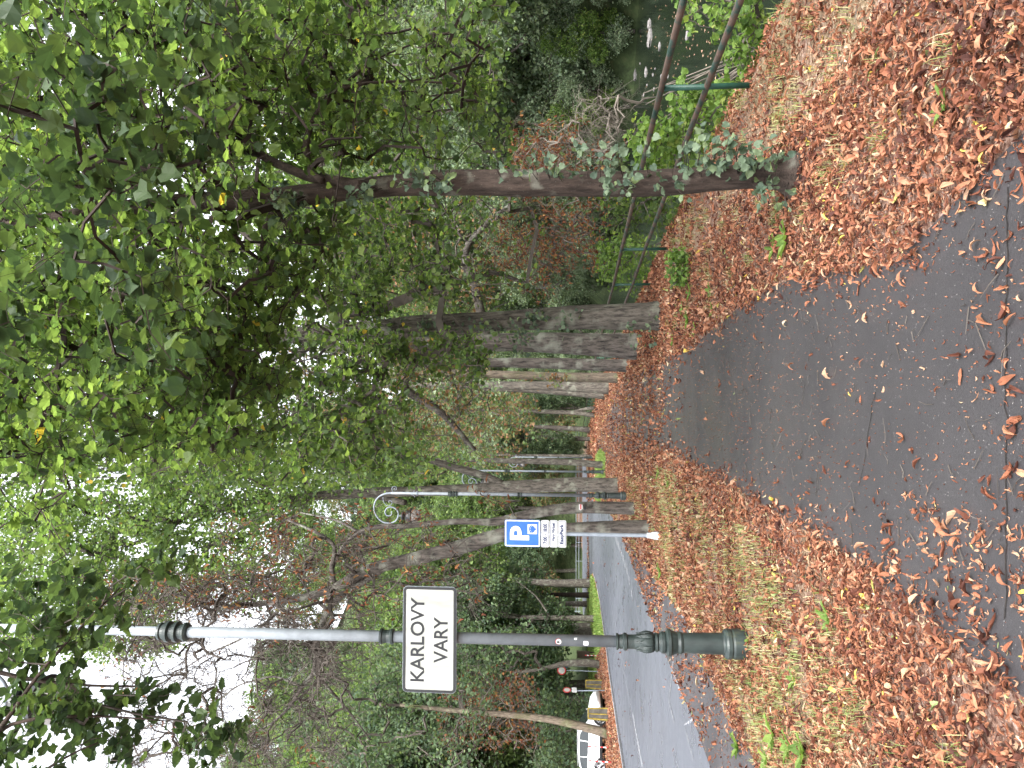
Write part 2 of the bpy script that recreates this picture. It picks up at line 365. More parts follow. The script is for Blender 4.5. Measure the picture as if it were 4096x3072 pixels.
gx = np.unique(np.concatenate([np.arange(-260, -40, 8), np.arange(-40, -8, 2), np.arange(-8, 2, .8), np.arange(2, 9, .25), np.arange(9, 40, 1), np.arange(40, 262, 8)]))
gy = np.unique(np.concatenate([np.arange(-40, 0, 4), np.arange(0, 40, 1), np.arange(40, 170, 2.5), np.arange(170, 430, 8)]))
GX, GY = np.meshgrid(gx, gy); GZ = height(GX, GY); bankm = np.clip((GX - rail_x(GY) - .2) * 2, 0, 1)
GZ = GZ + bankm * .06 * np.sin(3.1 * GX + 1.7 * GY) + .012 * np.sin(GX * 5.3) * np.sin(GY * 4.1) * (GZ > -.01) * 0
nx, ny = len(gx), len(gy); ii = (np.arange(ny - 1)[:, None] * nx + np.arange(nx - 1)[None]).reshape(-1)
m, t, b = mat('leafy_ground', .95, .15)
f1 = noise(t, 26, 8, rough=.7); f2 = noise(t, .5, 5); f3 = noise(t, 3, 5)
c = ramp(t, [(.34, (.045, .025, .02)), (.47, (.13, .07, .05)), (.56, (.24, .155, .12)), (.68, (.4, .32, .28))], f1)
c2 = ramp(t, [(.35, (.09, .08, .04)), (.55, (.22, .19, .1)), (.72, (.36, .3, .2))], f1)
c = mixc(t, ramp(t, [(.5, (0, 0, 0)), (.62, (.6, .6, .6))], f2), c, c2); t.links.new(c, b.inputs["Base Color"]); bump(t, b, f1, .8, .03)
M['ground'] = m
m2, t, b = mat('forest_floor', .95, .1); f1 = noise(t, .9, 9, rough=.75)
t.links.new(ramp(t, [(.35, (.02, .028, .015)), (.52, (.05, .07, .03)), (.7, (.1, .1, .05))], f1), b.inputs["Base Color"]); M['forest'] = m2
go = mesh_obj('ground', np.stack([GX, GY, GZ], 2).reshape(-1, 3), np.stack([ii, ii + 1, ii + nx + 1, ii + nx], 1), M['ground'], smooth=True); tag(go, kind='structure')
go.data.materials.append(M['forest'])
cx = (GX[:-1, :-1] + GX[1:, 1:]) / 2; cy = (GY[:-1, :-1] + GY[1:, 1:]) / 2
mi = ((cx - rail_x(cy) > 1.6) | (cy > 168) | (cx < -36)).astype(np.int32).reshape(-1)
go.data.polygons.foreach_set("material_index", mi)

# river
wy = np.arange(-30, 330, 6.0); wl = rail_x(wy) + 1.0; wr = far_bank(wy) + 3
V = np.concatenate([np.stack([wl, wy, np.full_like(wy, -1.5)], 1), np.stack([wr, wy, np.full_like(wy, -1.5)], 1)]); k = len(wy)
m, t, b = mat('river_water', .08, .5); b.inputs["Base Color"].default_value = (.012, .017, .012, 1)
bump(t, b, noise(t, 2.2, 3, stretch=(1, .35, 1)), .12, .05)
o = mesh_obj('river', V, np.stack([np.arange(k - 1), np.arange(k - 1) + k, np.arange(1, k) + k, np.arange(1, k)], 1), m); tag(o, kind='structure')

def sheet(name, poly, z, material, kind='structure', label=None, cat=None):
    V = [(p[0], p[1], z) for p in poly]; bm = bmesh.new(); vs = [bm.verts.new(v) for v in V]; fc = bm.faces.new(vs)
    if fc.normal.z < 0: fc.normal_flip()
    bm.normal_update(); bmesh.ops.triangulate(bm, faces=bm.faces[:]); me = bpy.data.meshes.new(name)
    for f in bm.faces:
        if f.normal.z < 0: f.normal_flip()
    bm.to_mesh(me); bm.free(); me.materials.append(material); o = bpy.data.objects.new(name, me); COL.objects.link(o)
    return tag(o, label, cat, kind=kind)
def jag(P, amp, step=.12):
    P = np.asarray(P, float)[:, :2]; d = np.concatenate([[0], np.cumsum(np.linalg.norm(np.diff(P, axis=0), axis=1))]); s = np.arange(0, d[-1], step)
    Q = np.stack([np.interp(s, d, P[:, 0]), np.interp(s, d, P[:, 1])], 1); return Q + rng.normal(0, amp, Q.shape)
def asphalt(name, lo, hi, speck, rough=.75, spec=.35, sc=1.0, damp=True):
    m, t, b = mat(name, rough, spec); f = noise(t, 160 * sc, 4, rough=.7); g = noise(t, .9, 5); c = ramp(t, [(.3, lo), (.65, hi)], f)
    v = t.nodes.new("ShaderNodeTexVoronoi"); v.inputs["Scale"].default_value = 60 * sc; tc = t.nodes.new("ShaderNodeTexCoord"); t.links.new(tc.outputs["Object"], v.inputs["Vector"])
    wn = noise(t, 23 * sc, 1); sp = ramp(t, [(.12, (1, 1, 1)), (.2, (0, 0, 0))], v.outputs["Distance"]); sel = ramp(t, [(.56, (0, 0, 0)), (.62, (1, 1, 1))], wn)
    c = mixc(t, mixc(t, 1.0, sp, sel, 'MULTIPLY'), c, speck)
    c = mixc(t, ramp(t, [(.4, (0, 0, 0)), (.7, (.55, .55, .55))], g), c, tuple(x * .75 for x in lo)); t.links.new(c, b.inputs["Base Color"])
    t.links.new(ramp(t, [(.35, (rough - .2,) * 3), (.65, (rough,) * 3)], g), b.inputs["Roughness"]); bump(t, b, f, .35, .004); return m
M['path'] = asphalt('path_asphalt', (.024, .0225, .025), (.055, .052, .056), (.28, .27, .26), .52, .45)
M['street'] = asphalt('street_asphalt', (.09, .096, .118), (.125, .133, .162), (.18, .18, .19), .45, .5)
M['oldstrip'] = asphalt('old_asphalt', (.028, .027, .03), (.075, .072, .078), (.3, .28, .27), .8)
# path
pl = [(-1.2, -6), (-1.2, 3)] + [gr(x, y)[:2] for x, y in ((3430, 2240), (3240, 2130), (3070, 2025), (2890, 1925), (2740, 1835), (2600, 1790))] + [(-3.0, 28), (-3.9, 36), (-5.6, 50), (-8.2, 66), (-13, 85), (-24, 112), (-40, 140)]
pr = [(1.2, -6), (1.15, 2.2)] + [gr(x, y)[:2] for x, y in ((3780, 850), (3590, 1050), (3150, 1120), (3000, 1200), (2770, 1380), (2640, 1450))] + [(.3, 28), (-1.1, 36), (-3, 50), (-5.5, 66), (-10, 85), (-20.5, 112), (-36, 142)]
PL = np.array(pl); PR = np.array(pr)
sheet('path', np.concatenate([jag(pl, .012, .3), jag(pr, .012, .3)[::-1]]), .004, M['path'])
# joint of the older surfacing across the path in front of the camera
seam = at(3990, 1500, 3)[0:1]
m, t, b = mat('path_joint', .95, .1); t.links.new(ramp(t, [(.4, (.015, .014, .014)), (.7, (.04, .033, .03))], noise(t, 40, 4)), b.inputs["Base Color"]); M['crack'] = m
ys = gr(4035, 1536)[1]
cr = MB()
for (x0, y0, x1, y1, w) in ((4035, 760, 4030, 2500, .0022), (3505, 1560, 3470, 1800, .0022), (3470, 1800, 3440, 1960, .0015)):
    a_ = gr(x0, y0); b_ = gr(x1, y1); L_ = jag([a_, b_], .006, .05); wv = w * (1 + .8 * np.abs(np.sin(np.arange(len(L_)) * 1.7)))
    V = np.concatenate([np.c_[L_, np.full(len(L_), .008)] + np.c_[0 * wv, wv, 0 * wv], np.c_[L_, np.full(len(L_), .008)] - np.c_[0 * wv, wv, 0 * wv]]); q = len(L_)
    cr.add(V, [(i, i + q, i + q + 1, i + 1) for i in range(q - 1)])
tag(cr.build('path_crack', M['crack']), kind='structure')
# street
near = [gr(x, y)[:2] for x, y in ((2844, 3072), (2782, 2900), (2696, 2696), (2640, 2570), (2585, 2418), (2529, 2252), (2482, 2135), (2450, 2065), (2425, 2020))]
farE = [gr(x, y)[:2] for x, y in ((2501, 3072), (2474, 2900), (2443, 2696), (2423, 2541), (2403, 2400), (2385, 2320), (2374, 2290))]
n0 = np.array(near[0]); d0 = n0 - np.array(near[1]); near = [tuple(n0 + d0 * 7)] + near + [(-9.2, 56), (-12.5, 80), (-18, 108)]
f0 = np.array(farE[0]); e0 = f0 - np.array(farE[1]); 
isl_back = [gr(x, y)[:2] for x, y in ((2366, 2300), (2358, 2345), (2352, 2400), (2347, 2460))]
sideY = [(-62, 150), (-80, 148), (-110, 140), (-160, 128)]
street_poly = near + [(-27, 100)] + farE[::-1] + [tuple(f0 + e0 * 2.0)]
sx = np.linspace(-150, -14, 60); V = []
for k_, x_ in enumerate(sx):
    y0_ = np.interp(x_, [-150, -60, -42, -35, -28.6, -23, -14], [152, 146, 133, 117, 103, 86, 86]); y1_ = 153 + .03 * (x_ + 60)
    for j_ in range(14):
        yy_ = y0_ + (y1_ - y0_) * j_ / 13; V.append((x_, yy_, float(rise(yy_)) + .05))
ii_ = (np.arange(59)[:, None] * 14 + np.arange(13)[None]).reshape(-1)
tag(mesh_obj('side_road', V, np.stack([ii_, ii_ + 14, ii_ + 15, ii_ + 1], 1), M['street']), kind='structure')
sheet('street', street_poly, .004, M['street'])
NE = np.array(near); 
verge = [gr(x, y)[:2] for x, y in ((3041, 3072), (2937, 2900), (2869, 2757), (2819, 2634), (2776, 2523), (2690, 2400), (2600, 2285), (2520, 2175), (2460, 2090))]
v0 = np.array(verge[0]); verge = [tuple(v0 + (v0 - np.array(verge[1])) * 6)] + verge
sheet('pavement', np.concatenate([jag(verge, .02, .3), np.array(near[:10])[::-1] + np.array([.02, 0])]), .008, M['oldstrip'])
# faded paint
m, t, b = mat('worn_road_paint', .7, .3); f = noise(t, 14, 6, rough=.75); t.links.new(ramp(t, [(.46, (.1, .107, .13)), (.56, (.33, .335, .34)), (.75, (.42, .42, .42))], f), b.inputs["Base Color"]); M['paint'] = m
m, t, b = mat('faint_road_paint', .7, .3); f = noise(t, 9, 6, rough=.75); t.links.new(ramp(t, [(.4, (.1, .107, .13)), (.7, (.19, .195, .21))], f), b.inputs["Base Color"]); M['paint2'] = m
def stripe(name, px, w, material, z=.0085, dash=None):
    P = np.array([gr(x, y)[:2] for x, y in px]); d = np.concatenate([[0], np.cumsum(np.linalg.norm(np.diff(P, axis=0), axis=1))]); mb = MB()
    segs = [(0, d[-1])] if dash is None else [(s, min(s + dash[0], d[-1])) for s in np.arange(0, d[-1], dash[0] + dash[1])]
    for a, b_ in segs:
        s = np.linspace(a, b_, max(2, int((b_ - a) / 1.0) + 2)); Q = np.stack([np.interp(s, d, P[:, 0]), np.interp(s, d, P[:, 1])], 1); T = np.gradient(Q, axis=0); T /= np.linalg.norm(T, axis=1)[:, None]
        Nn = np.stack([-T[:, 1], T[:, 0]], 1) * w / 2; q = len(Q); V = np.concatenate([np.c_[Q + Nn, np.full(q, z)], np.c_[Q - Nn, np.full(q, z)]]); mb.add(V, [(i, i + 1, i + q + 1, i + q) for i in range(q - 1)])
    tag(mb.build(name, material), kind='structure')
stripe('road_marking', [(2572, 3072), (2545, 2930), (2531, 2850)], .14, M['paint'])
stripe('road_marking', [(2528, 2840), (2498, 2696), (2480, 2603), (2452, 2440), (2418, 2295), (2396, 2170)], .12, M['paint2'])
stripe('road_marking', [(2530, 2385), (2512, 2290), (2482, 2200), (2455, 2130), (2430, 2075)], .25, M['paint'], dash=(.5, .55))
stripe('road_marking', [(2462, 2285), (2460, 2230), (2459, 2170)], .18, M['paint'])
stripe('road_marking', [(2696, 2640), (2696, 2700), (2674, 2790), (2690, 2850), (2700, 2890)], .05, M['paint'], z=.0125)
stripe('road_marking', [(2775, 3040), (2760, 2960), (2740, 2900), (2772, 2880)], .05, M['paint'])
stripe('road_marking', [(2698, 2690), (2712, 2730), (2722, 2760)], .06, M['paint'], z=.0165)
stripe('road_marking', [(2925, 2850), (2895, 2795)], .16, M['paint'], z=.0165)
stripe('road_marking', [(2745, 2470), (2718, 2428)], .14, M['paint'], z=.0165)
stripe('road_marking', [(2560, 2500), (2542, 2400), (2530, 2340)], .1, M['paint2'])
# kerb along the far side of the street and the island behind it
m = plain('kerb_stone', (.2, .2, .21), .85, .2, var=.25, scale=6)
def kerb(P, w, h, name='kerb'):
    P = np.array(P); T = np.gradient(P, axis=0); T /= np.linalg.norm(T, axis=1)[:, None]; Nn = np.stack([-T[:, 1], T[:, 0]], 1) * w / 2; q = len(P)
    V = np.concatenate([np.c_[P + Nn, np.full(q, -.05)], np.c_[P + Nn, np.full(q, h)], np.c_[P - Nn, np.full(q, h)], np.c_[P - Nn, np.full(q, -.05)]]); F = []
    for i in range(q - 1):
        for a in range(3): F.append((a * q + i, a * q + i + 1, (a + 1) * q + i + 1, (a + 1) * q + i))
    F.append((0, q, 2 * q, 3 * q)); F.append((4 * q - 1, 3 * q - 1, 2 * q - 1, q - 1)); tag(mesh_obj(name, V, F, m), kind='structure')
kerb([tuple(f0 + e0 * 2)] + farE, .16, .09)
lawn_poly = [tuple(np.array(p) + (-.4, .8)) for p in farE[3:]] + isl_back + [(-50, 106), (-46, 82), gr(2392, 2620)[:2], gr(2412, 2580)[:2]]
m, t, b = mat('turf', .95, .1); f = noise(t, 30, 7); t.links.new(ramp(t, [(.35, (.06, .1, .03)), (.65, (.13, .18, .06))], f), b.inputs["Base Color"]); M['turf'] = m
sheet('lawn', lawn_poly, .012, m)
sheet('lawn', [(-6.5, 44), (-4.2, 44), (-4.6, 52), (-6.4, 66), (-11, 70), (-9, 55)], .012, m)
sheet('lawn', [(-31, 70), (-26.5, 70), (-27, 82), (-36, 82)], .012, m)
# gravel drive on the far side of the street
m = plain('drive_gravel', (.2, .16, .14), .95, .1, var=.35, scale=9)
sheet('drive', [(-60, 50), (-16.6, 47), (-17, 56), (-24, 66), (-60, 70)], .008, m)

# ================================================================ OBJECTS
M['galv'] = plain('galvanised_steel', (.2, .225, .25), .55, .4, .0, var=.16, scale=9)
M['galv2'] = plain('painted_grey_steel', (.21, .24, .28), .5, .4, .05, var=.15, scale=9)
m, t, b = mat('weathered_cast_iron', .42, .45); f = noise(t, 7, 6, stretch=(1, 1, .5)); t.links.new(ramp(t, [(.35, (.014, .02, .02)), (.58, (.03, .042, .04)), (.72, (.075, .08, .05))], f), b.inputs["Base Color"]); bump(t, b, noise(t, 60, 3), .15, .005); M['iron'] = m
M['black'] = plain('black_lacquer', (.012, .013, .015), .45, .4, var=.2)
M['white'] = plain('white_enamel', (.5, .51, .51), .45, .4, var=.03, scale=4)
m, t, b = mat('weathered_sign_face', .5, .4); f = noise(t, 6, 6, stretch=(1, 1, .25)); t.links.new(ramp(t, [(.35, (.27, .275, .25)), (.6, (.38, .385, .365)), (.8, (.45, .45, .44))], f), b.inputs["Base Color"]); M['signface'] = m
M['blue'] = plain('blue_sign_face', (.018, .1, .42), .4, .4, var=.12, scale=5)
M['cream'] = plain('faded_reflective_letter', (.78, .78, .6), .5, .3, var=.04)
M['navy'] = plain('dark_sign_print', (.02, .03, .09), .5, .3, var=.1)
M['red'] = plain('signal_red', (.38, .025, .025), .5, .4, var=.1)
m, t, b = mat('lantern_glass', .15, .5); b.inputs["Base Color"].default_value = (.42, .38, .36, 1); b.inputs["Transmission Weight"].default_value = .55; M['lglass'] = m
# ---- text
def text_mesh(parent, body, cx, cz, w, h, y, material, name='lettering', bold=0.0):
    cu = bpy.data.curves.new('t', 'FONT'); cu.body = body; cu.size = 1; cu.extrude = .002 / max(h, .01); cu.offset = bold; cu.resolution_u = 4
    ob = bpy.data.objects.new('t', cu); COL.objects.link(ob); bpy.context.view_layer.update()
    me = bpy.data.meshes.new_from_object(ob); bpy.data.objects.remove(ob)
    V = np.zeros(len(me.vertices) * 3, dtype=np.float32); me.vertices.foreach_get('co', V); V = V.reshape(-1, 3); lo, hi = V.min(0), V.max(0)
    sx = w / (hi[0] - lo[0]); sz = h / (hi[1] - lo[1])
    Q = np.stack([(V[:, 0] - (lo[0] + hi[0]) / 2) * sx + cx, y - V[:, 2] * h * 1.0, (V[:, 1] - (lo[1] + hi[1]) / 2) * sz + cz], 1)
    me.vertices.foreach_set('co', Q.astype(np.float32).reshape(-1)); me.update(); me.name = name; me.materials.clear(); me.materials.append(material)
    o = bpy.data.objects.new(name, me); COL.objects.link(o); o.parent = parent; return o
def rrect(w, h, r, cx=0, cz=0, n=5):
    P = []
    for sx, sz, a0 in ((1, 1, 0), (-1, 1, 90), (-1, -1, 180), (1, -1, 270)):
        for i in range(n + 1):
            a = R(a0 + 90 * i / n); P.append((cx + sx * (w / 2 - r) + r * math.cos(a), cz + sz * (h / 2 - r) + r * math.sin(a)))
    return P
def plate(parent, name, poly, y, th, material): return MB().prism(poly, th, Matrix.Translation((0, y, 0))).build(name, material, parent, rel=False)
def border(parent, name, w, h, r, t, y, th, material, cx=0, cz=0):
    A = rrect(w, h, r, cx, cz); B = rrect(w - 2 * t, h - 2 * t, max(.002, r - t), cx, cz); n = len(A)
    V = [(p[0], y, p[1]) for p in A] + [(p[0], y, p[1]) for p in B] + [(p[0], y + th, p[1]) for p in A] + [(p[0], y + th, p[1]) for p in B]; F = []
    for i in range(n):
        j = (i + 1) % n; F += [(i, i + n, j + n, j), (i, j, j + 2 * n, i + 2 * n), (i + n, i + 3 * n, j + 3 * n, j + n)]
    return MB().add(V, F).build(name, material, parent, rel=False)

# ---- street lamps
def zy(x, Y): return at(x, 1536, Y)[2]
LY = gr(2985, 2575)[1]
def make_lamp():
    g = empty('street_lamp')
    zs = lambda zx: zy(2400 + zx / 3.16, LY)
    prof = [(.15, 0), (.148, zs(1685)), (.142, zs(1660)), (.15, zs(1640)), (.15, zs(1600)), (.138, zs(1575)), (.112, zs(1560)), (.107, zs(1540)), (.099, zs(1045)), (.105, zs(1035)), (.112, zs(1010)), (.105, zs(985)),
            (.103, zs(975)), (.123, zs(905)), (.137, zs(885)), (.137, zs(850)), (.118, zs(838)), (.1, zs(828)), (.108, zs(810)), (.108, zs(775)), (.09, zs(750)), (.084, zs(738)), (.097, zs(720)), (.095, zs(695)), (.078, zs(682)), (.09, zs(640)),
            (.083, zs(520)), (.07, zs(430)), (.07, zs(350)), (.087, zs(335)), (.087, zs(300)), (.072, zs(285)), (.068, zs(240)), (.083, zs(225)), (.083, zs(206)), (.06, zs(202))]
    MB().lathe(prof, n=36).build('base', M['iron'], g, smooth=False)
    lf = MB()
    for i in range(8):                                    # cast acanthus leaves round the neck
        a = i * math.pi / 4 + .3; ca, sa = math.cos(a), math.sin(a); z0 = zs(675); z1 = zs(455)
        for j in range(-2, 3):
            pts = []
            for k in range(7):
                u = k / 6; ang = a + j * .14 * (1 - .5 * u) ; rr = .084 + .02 * math.sin(math.pi * min(1, u * 1.1)) - .01 * u + (.012 if k == 6 else 0) - abs(j) * .003
                pts.append((rr * math.cos(ang), rr * math.sin(ang), z0 + (z1 - z0) * u * (1 - .09 * abs(j))))
            lf.tube(pts, [.012, .013, .013, .012, .01, .009, .006], 5)
    lf.build('leaf_ornament', M['iron'], g, smooth=True)
    c1, c2, c3 = zy(1550, LY), zy(697, LY), zy(697, LY) + 1.28
    MB().lathe([(.058, zs(202)), (.058, c2), (.05, c2 + .02), (.049, c3), (.043, c3 + .02), (.042, 8.28)], n=20).build('pole', M['galv'], g, smooth=True)
    cc = MB()
    h1 = zy(1525, LY) - zy(1580, LY)
    cc.lathe([(.06, c1 - h1 / 2), (.08, c1 - h1 / 2 + .01), (.082, c1 - h1 / 2 + .03), (.07, c1 - h1 / 2 + .045), (.066, c1), (.072, c1 + h1 / 2 - .03), (.082, c1 + h1 / 2 - .02), (.082, c1 + h1 / 2), (.06, c1 + h1 / 2 + .005)], n=24)
    cc.build('collar', M['iron'], g, smooth=False)
    h2 = (zy(638, LY) - zy(757, LY)) / 2; cc = MB(); pr_ = [(.06, -h2)]
    for z, r_ in ((-.95, .085), (-.82, .1), (-.7, .1), (-.6, .08), (-.35, .078), (-.28, .108), (-.1, .11), (-.04, .08), (.2, .08), (.28, .11), (.48, .112), (.55, .085), (.75, .082), (.82, .095), (.98, .09)): pr_.append((r_, z * h2))
    pr_.append((.055, h2)); cc.lathe([(r_, z + c2) for r_, z in pr_], n=24).build('collar', M['iron'], g, smooth=False)
    MB().lathe([(.045, c3 - .04), (.07, c3 - .03), (.07, c3 + .03), (.045, c3 + .04)], n=20).build('collar', M['galv2'], g)
    br = MB(); hp = [(-.10, c2 + .05 + .1), (-.13, c2 + .15)]
    # curved arm and scrolls, seen side on
    cv = lambda L: [(-(zy_ - 247) * .00274, 0, 8.9 - (zx - 110) * .00274) for zx, zy_ in L]
    arm = cv([(340, 247), (290, 250), (225, 268), (180, 292), (140, 332), (118, 385), (108, 440), (118, 495), (140, 540), (180, 592), (240, 630), (320, 640), (390, 615), (425, 568), (436, 510), (415, 462), (370, 432), (320, 425), (278, 442), (256, 480), (258, 520), (285, 545), (318, 545), (345, 525), (350, 498), (338, 485)])
    Q, q = smooth_line(arm, [.036] * 3 + [.028] * 11 + [.024] * 8 + [.02] * (len(arm) - 22), .04)
    MB().tube(Q, q, 10).build('arm', M['galv2'], g, smooth=True)
    sc = MB()
    for L in ([(360, 230), (345, 200), (350, 170), (375, 155), (402, 165), (412, 190), (400, 212), (380, 212), (370, 195), (380, 182)], [(230, 300), (232, 350), (255, 392), (295, 415), (335, 402), (355, 372), (340, 345), (312, 342), (300, 360), (312, 374)], [(620, 245), (645, 222), (640, 205)], [(600, 262), (640, 275), (650, 300)]):
        Q, q = smooth_line(cv(L), [.012] * len(L), .03); MB().tube(Q, q, 6).build('scroll', M['galv2'], g, smooth=True)
    lx = -(540 - 247) * .00274; zt = 8.9 - (465 - 110) * .00274
    MB().tube([(lx - .0, 0, 8.9 - (425 - 110) * .00274 + .02), (lx, 0, zt - .02)], .018, 8).build('hanger', M['galv2'], g)
    lan = MB(); zz = lambda zx: 8.9 - (zx - 110) * .00274
    lan.lathe([(.04, zz(466)), (.15, zz(478)), (.16, zz(495)), (.14, zz(505)), (.07, zz(512)), (.06, zz(525)), (.15, zz(532)), (.2, zz(550)), (.225, zz(580)), (.275, zz(592)), (.285, zz(604)), (.25, zz(608))][::-1], c=(lx, 0, 0), n=24).build('lantern_hood', M['black'], g, smooth=False)
    MB().lathe([(.245, zz(609)), (.25, zz(640)), (.225, zz(680)), (.16, zz(712)), (.06, zz(727))][::-1], c=(lx, 0, 0), n=24).build('lantern_glass', M['lglass'], g, smooth=True)
    return g
def copy_tree(o, parent=None):
    c = o.copy(); COL.objects.link(c)
    if parent is not None: c.parent = parent
    for ch in list(o.children): copy_tree(ch, c)
    return c
lamp = make_lamp(); pts = [(2985, 2577, LY, -.55), (0, 1979, 25.2, -.1), (0, 1885, 45.0, 0), (0, 1829, 76.0, 0)]
LLAB = ['grey lamp post with dark green cast base, carrying the white town name sign', 'lamp post with scrolled arm and hanging lantern beside the trunk with a trail mark',
        'distant lamp post standing close against a furrowed trunk, third lamp of the row', 'farthest lamp post of the row, beside a dark thin trunk at the path bend']
lamps = [lamp] + [copy_tree(lamp) for _ in range(3)]
for o, (x, y, Y, tl), lb in zip(lamps, pts, LLAB):
    o.location = ((1536 - y) / FPX * Y * (1.0 if x == 0 else 1.0), Y, 0) if x == 0 else (gr(x, y)[0], Y, 0)
    o.rotation_euler = (0, R(tl), 0); tag(o, lb, 'street lamp', 'street lamps along the verge')
LX = lamp.location.x
# stickers on the near pole
def sticker(name, x, y, w, h, material, rnd_=False, parent=lamp):
    zc = zy(x, LY); V = []; n = 14; a0 = -math.pi / 2 + (2577 - 13 - y) / 23 * .75; mb = MB(); rr = .0595
    for i in range(n):
        a = 2 * math.pi * i / n; u, v = (math.cos(a) * w / 2, math.sin(a) * h / 2) if rnd_ else (max(-1, min(1, 1.3 * math.cos(a))) * w / 2, max(-1, min(1, 1.3 * math.sin(a))) * h / 2)
        V.append((math.cos(a0 + u / rr) * rr, math.sin(a0 + u / rr) * rr, zc + v))
    V.append((math.cos(a0) * (rr + .002), math.sin(a0) * (rr + .002), zc)); return mb.add(V, [(n, i, (i + 1) % n) for i in range(n)]).build(name, material, parent, rel=False)
sticker('round_sticker', 2234, 2562, .062, .062, M['red'], True)
o = sticker('round_sticker', 2235, 2562, .056, .056, M['white'], True); o.data.transform(Matrix.Translation((0, -.002, 0)))
o = sticker('sticker_print', 2233, 2563, .022, .034, M['black'], True); o.data.transform(Matrix.Translation((0, -.004, 0)))
sticker('paper_scrap', 2303, 2545, .022, .03, M['white']); o = sticker('torn_sticker', 2343, 2568, .05, .05, M['white']); 
M['scrap'] = plain('torn_paper', (.6, .62, .65), .8, .2, var=.3, scale=60); o.data.materials[0] = M['scrap']

# ---- town sign on the near lamp post
depth = LY - .12; c = at(1718, 2558, depth); cw = (at(1718, 2347, depth)[0] - at(1718, 2768, depth)[0]); ch = at(1610, 2558, depth)[2] - at(1825, 2558, depth)[2]
g = empty('town_sign', (c[0], depth, c[2]), R(2), 'white black-bordered sign with two lines of black capitals on the nearest lamp post', 'sign')
plate(g, 'panel', rrect(cw, ch, .05), 0, .012, M['galv']); plate(g, 'face', rrect(cw - .024, ch - .024, .042), -.004, .004, M['signface'])
border(g, 'rim', cw - .012, ch - .012, .045, .026, -.0075, .0065, M['black'])
mpp = cw / 421
text_mesh(g, 'KARLOVY', 0, (1718 - 1669) * mpp, 332 * mpp, 56 * mpp, -.006, M['black'], bold=.012)
text_mesh(g, 'VARY', 0, -(1764 - 1718) * mpp, 180 * mpp, 56 * mpp, -.006, M['black'], bold=.012)
MB().box((.04, .022, ch / 2 - .08), (.16, .02, .035)).box((.04, .022, -ch / 2 + .1), (.16, .02, .035)).build('bracket', M['galv'], g, rel=False)

# ---- parking sign
px_, PY, _ = gr(2640, 2143); b0 = at(2640, 2143, PY)
g = empty('parking_sign', (b0[0], PY, 0), 0, 'blue parking sign with three small white plates below it on a grey pole', 'road sign')
k = PY / FPX * 1.0
zt = at(2020, 2141, PY)[2]; zb = at(2162, 2141, PY)[2]; bw = .565; ox = (2143 - 2141) * k
MB().lathe([(.04, 0), (.04, .02), (.052, .02), (.052, .26), (.04, .27), (.04, zt - .06)], n=14).build('pole', M['galv2'], g, smooth=False, rel=False)
MB().lathe([(.085, 0), (.08, .12), (.056, .2), (.056, .27)], n=10).build('pole_foot', M['scrap'], g, rel=False)
zc = (zt + zb) / 2; hh = zt - zb
bd = empty('board', (ox, -.06, zc)); bd.parent = g
plate(bd, 'panel', rrect(bw, hh, .04), 0, .015, M['blue']); border(bd, 'white_edge', bw - .012, hh - .012, .035, .028, -.004, .0035, M['white'])
pr_ = plate(bd, 'disc_panel', [(-.0, -.0)], 0, .01, M['white']) if False else None
def zq(x): return at(x, 2141, PY)[2] - zc
def xq(y): return (2141 - y) * k * 1.01
P_ = text_mesh(bd, 'P', xq(2140), (zq(2041) + zq(2117)) / 2, 56 * k, zq(2041) - zq(2117), -.003, M['cream'], 'letter', bold=.03)
plate(bd, 'pictogram_panel', rrect(.205, zq(2111) - zq(2149), .006, xq(2124), (zq(2111) + zq(2149)) / 2), -.004, .004, M['white'])
cz_ = (zq(2111) + zq(2149)) / 2; cx_ = xq(2124); dp = []
for i in range(9):
    a = R(140 - 100 * i / 8); dp.append((cx_ + .115 * math.cos(a), cz_ - .055 + .125 * math.sin(a)))
dp += [(cx_ + .05, cz_ - .045), (cx_ + .02, cz_ - .05), (cx_ + .02, cz_ - .075), (cx_ - .02, cz_ - .075), (cx_ - .02, cz_ - .05), (cx_ - .05, cz_ - .045)]
plate(bd, 'pictogram', dp[::-1], -.0075, .003, M['blue'])
mb = MB()
for i in range(4):
    a = R(130 - 27 * i); mb.prism([(cx_ + .1 * math.cos(a) + .009 * math.cos(q), cz_ - .055 + .1 * math.sin(a) + .009 * math.sin(q)) for q in np.linspace(0, 6.28, 9)[:-1]], .003, Matrix.Translation((0, -.011, 0)))
mb.build('pictogram_dots', M['white'], bd, rel=False)
for (x0, x1, txt, tw, off) in ((2165, 2197, '7:00 - 18:00', .42, 0), (2199, 2231, 'Vary Virtual', .385, .035), (2233, 2265, 'EasyPark', .42, 0)):
    z0, z1 = at(x0, 2141, PY)[2], at(x1, 2141, PY)[2]; h = z0 - z1
    p = empty('supplementary_plate', (ox, -.06, (z0 + z1) / 2)); p.parent = g
    plate(p, 'panel', rrect(bw, h, .03), 0, .012, M['white']); border(p, 'frame_line', bw - .03, h - .028, .02, .008, -.0035, .003, M['navy'])
    text_mesh(p, txt, off, .0, tw, h * (.5 if txt != 'EasyPark' else .56), -.003, M['navy'], bold=.035)
    if off: plate(p, 'phone_symbol', rrect(.025, .06, .004, -.21, 0), -.004, .003, M['galv2'])

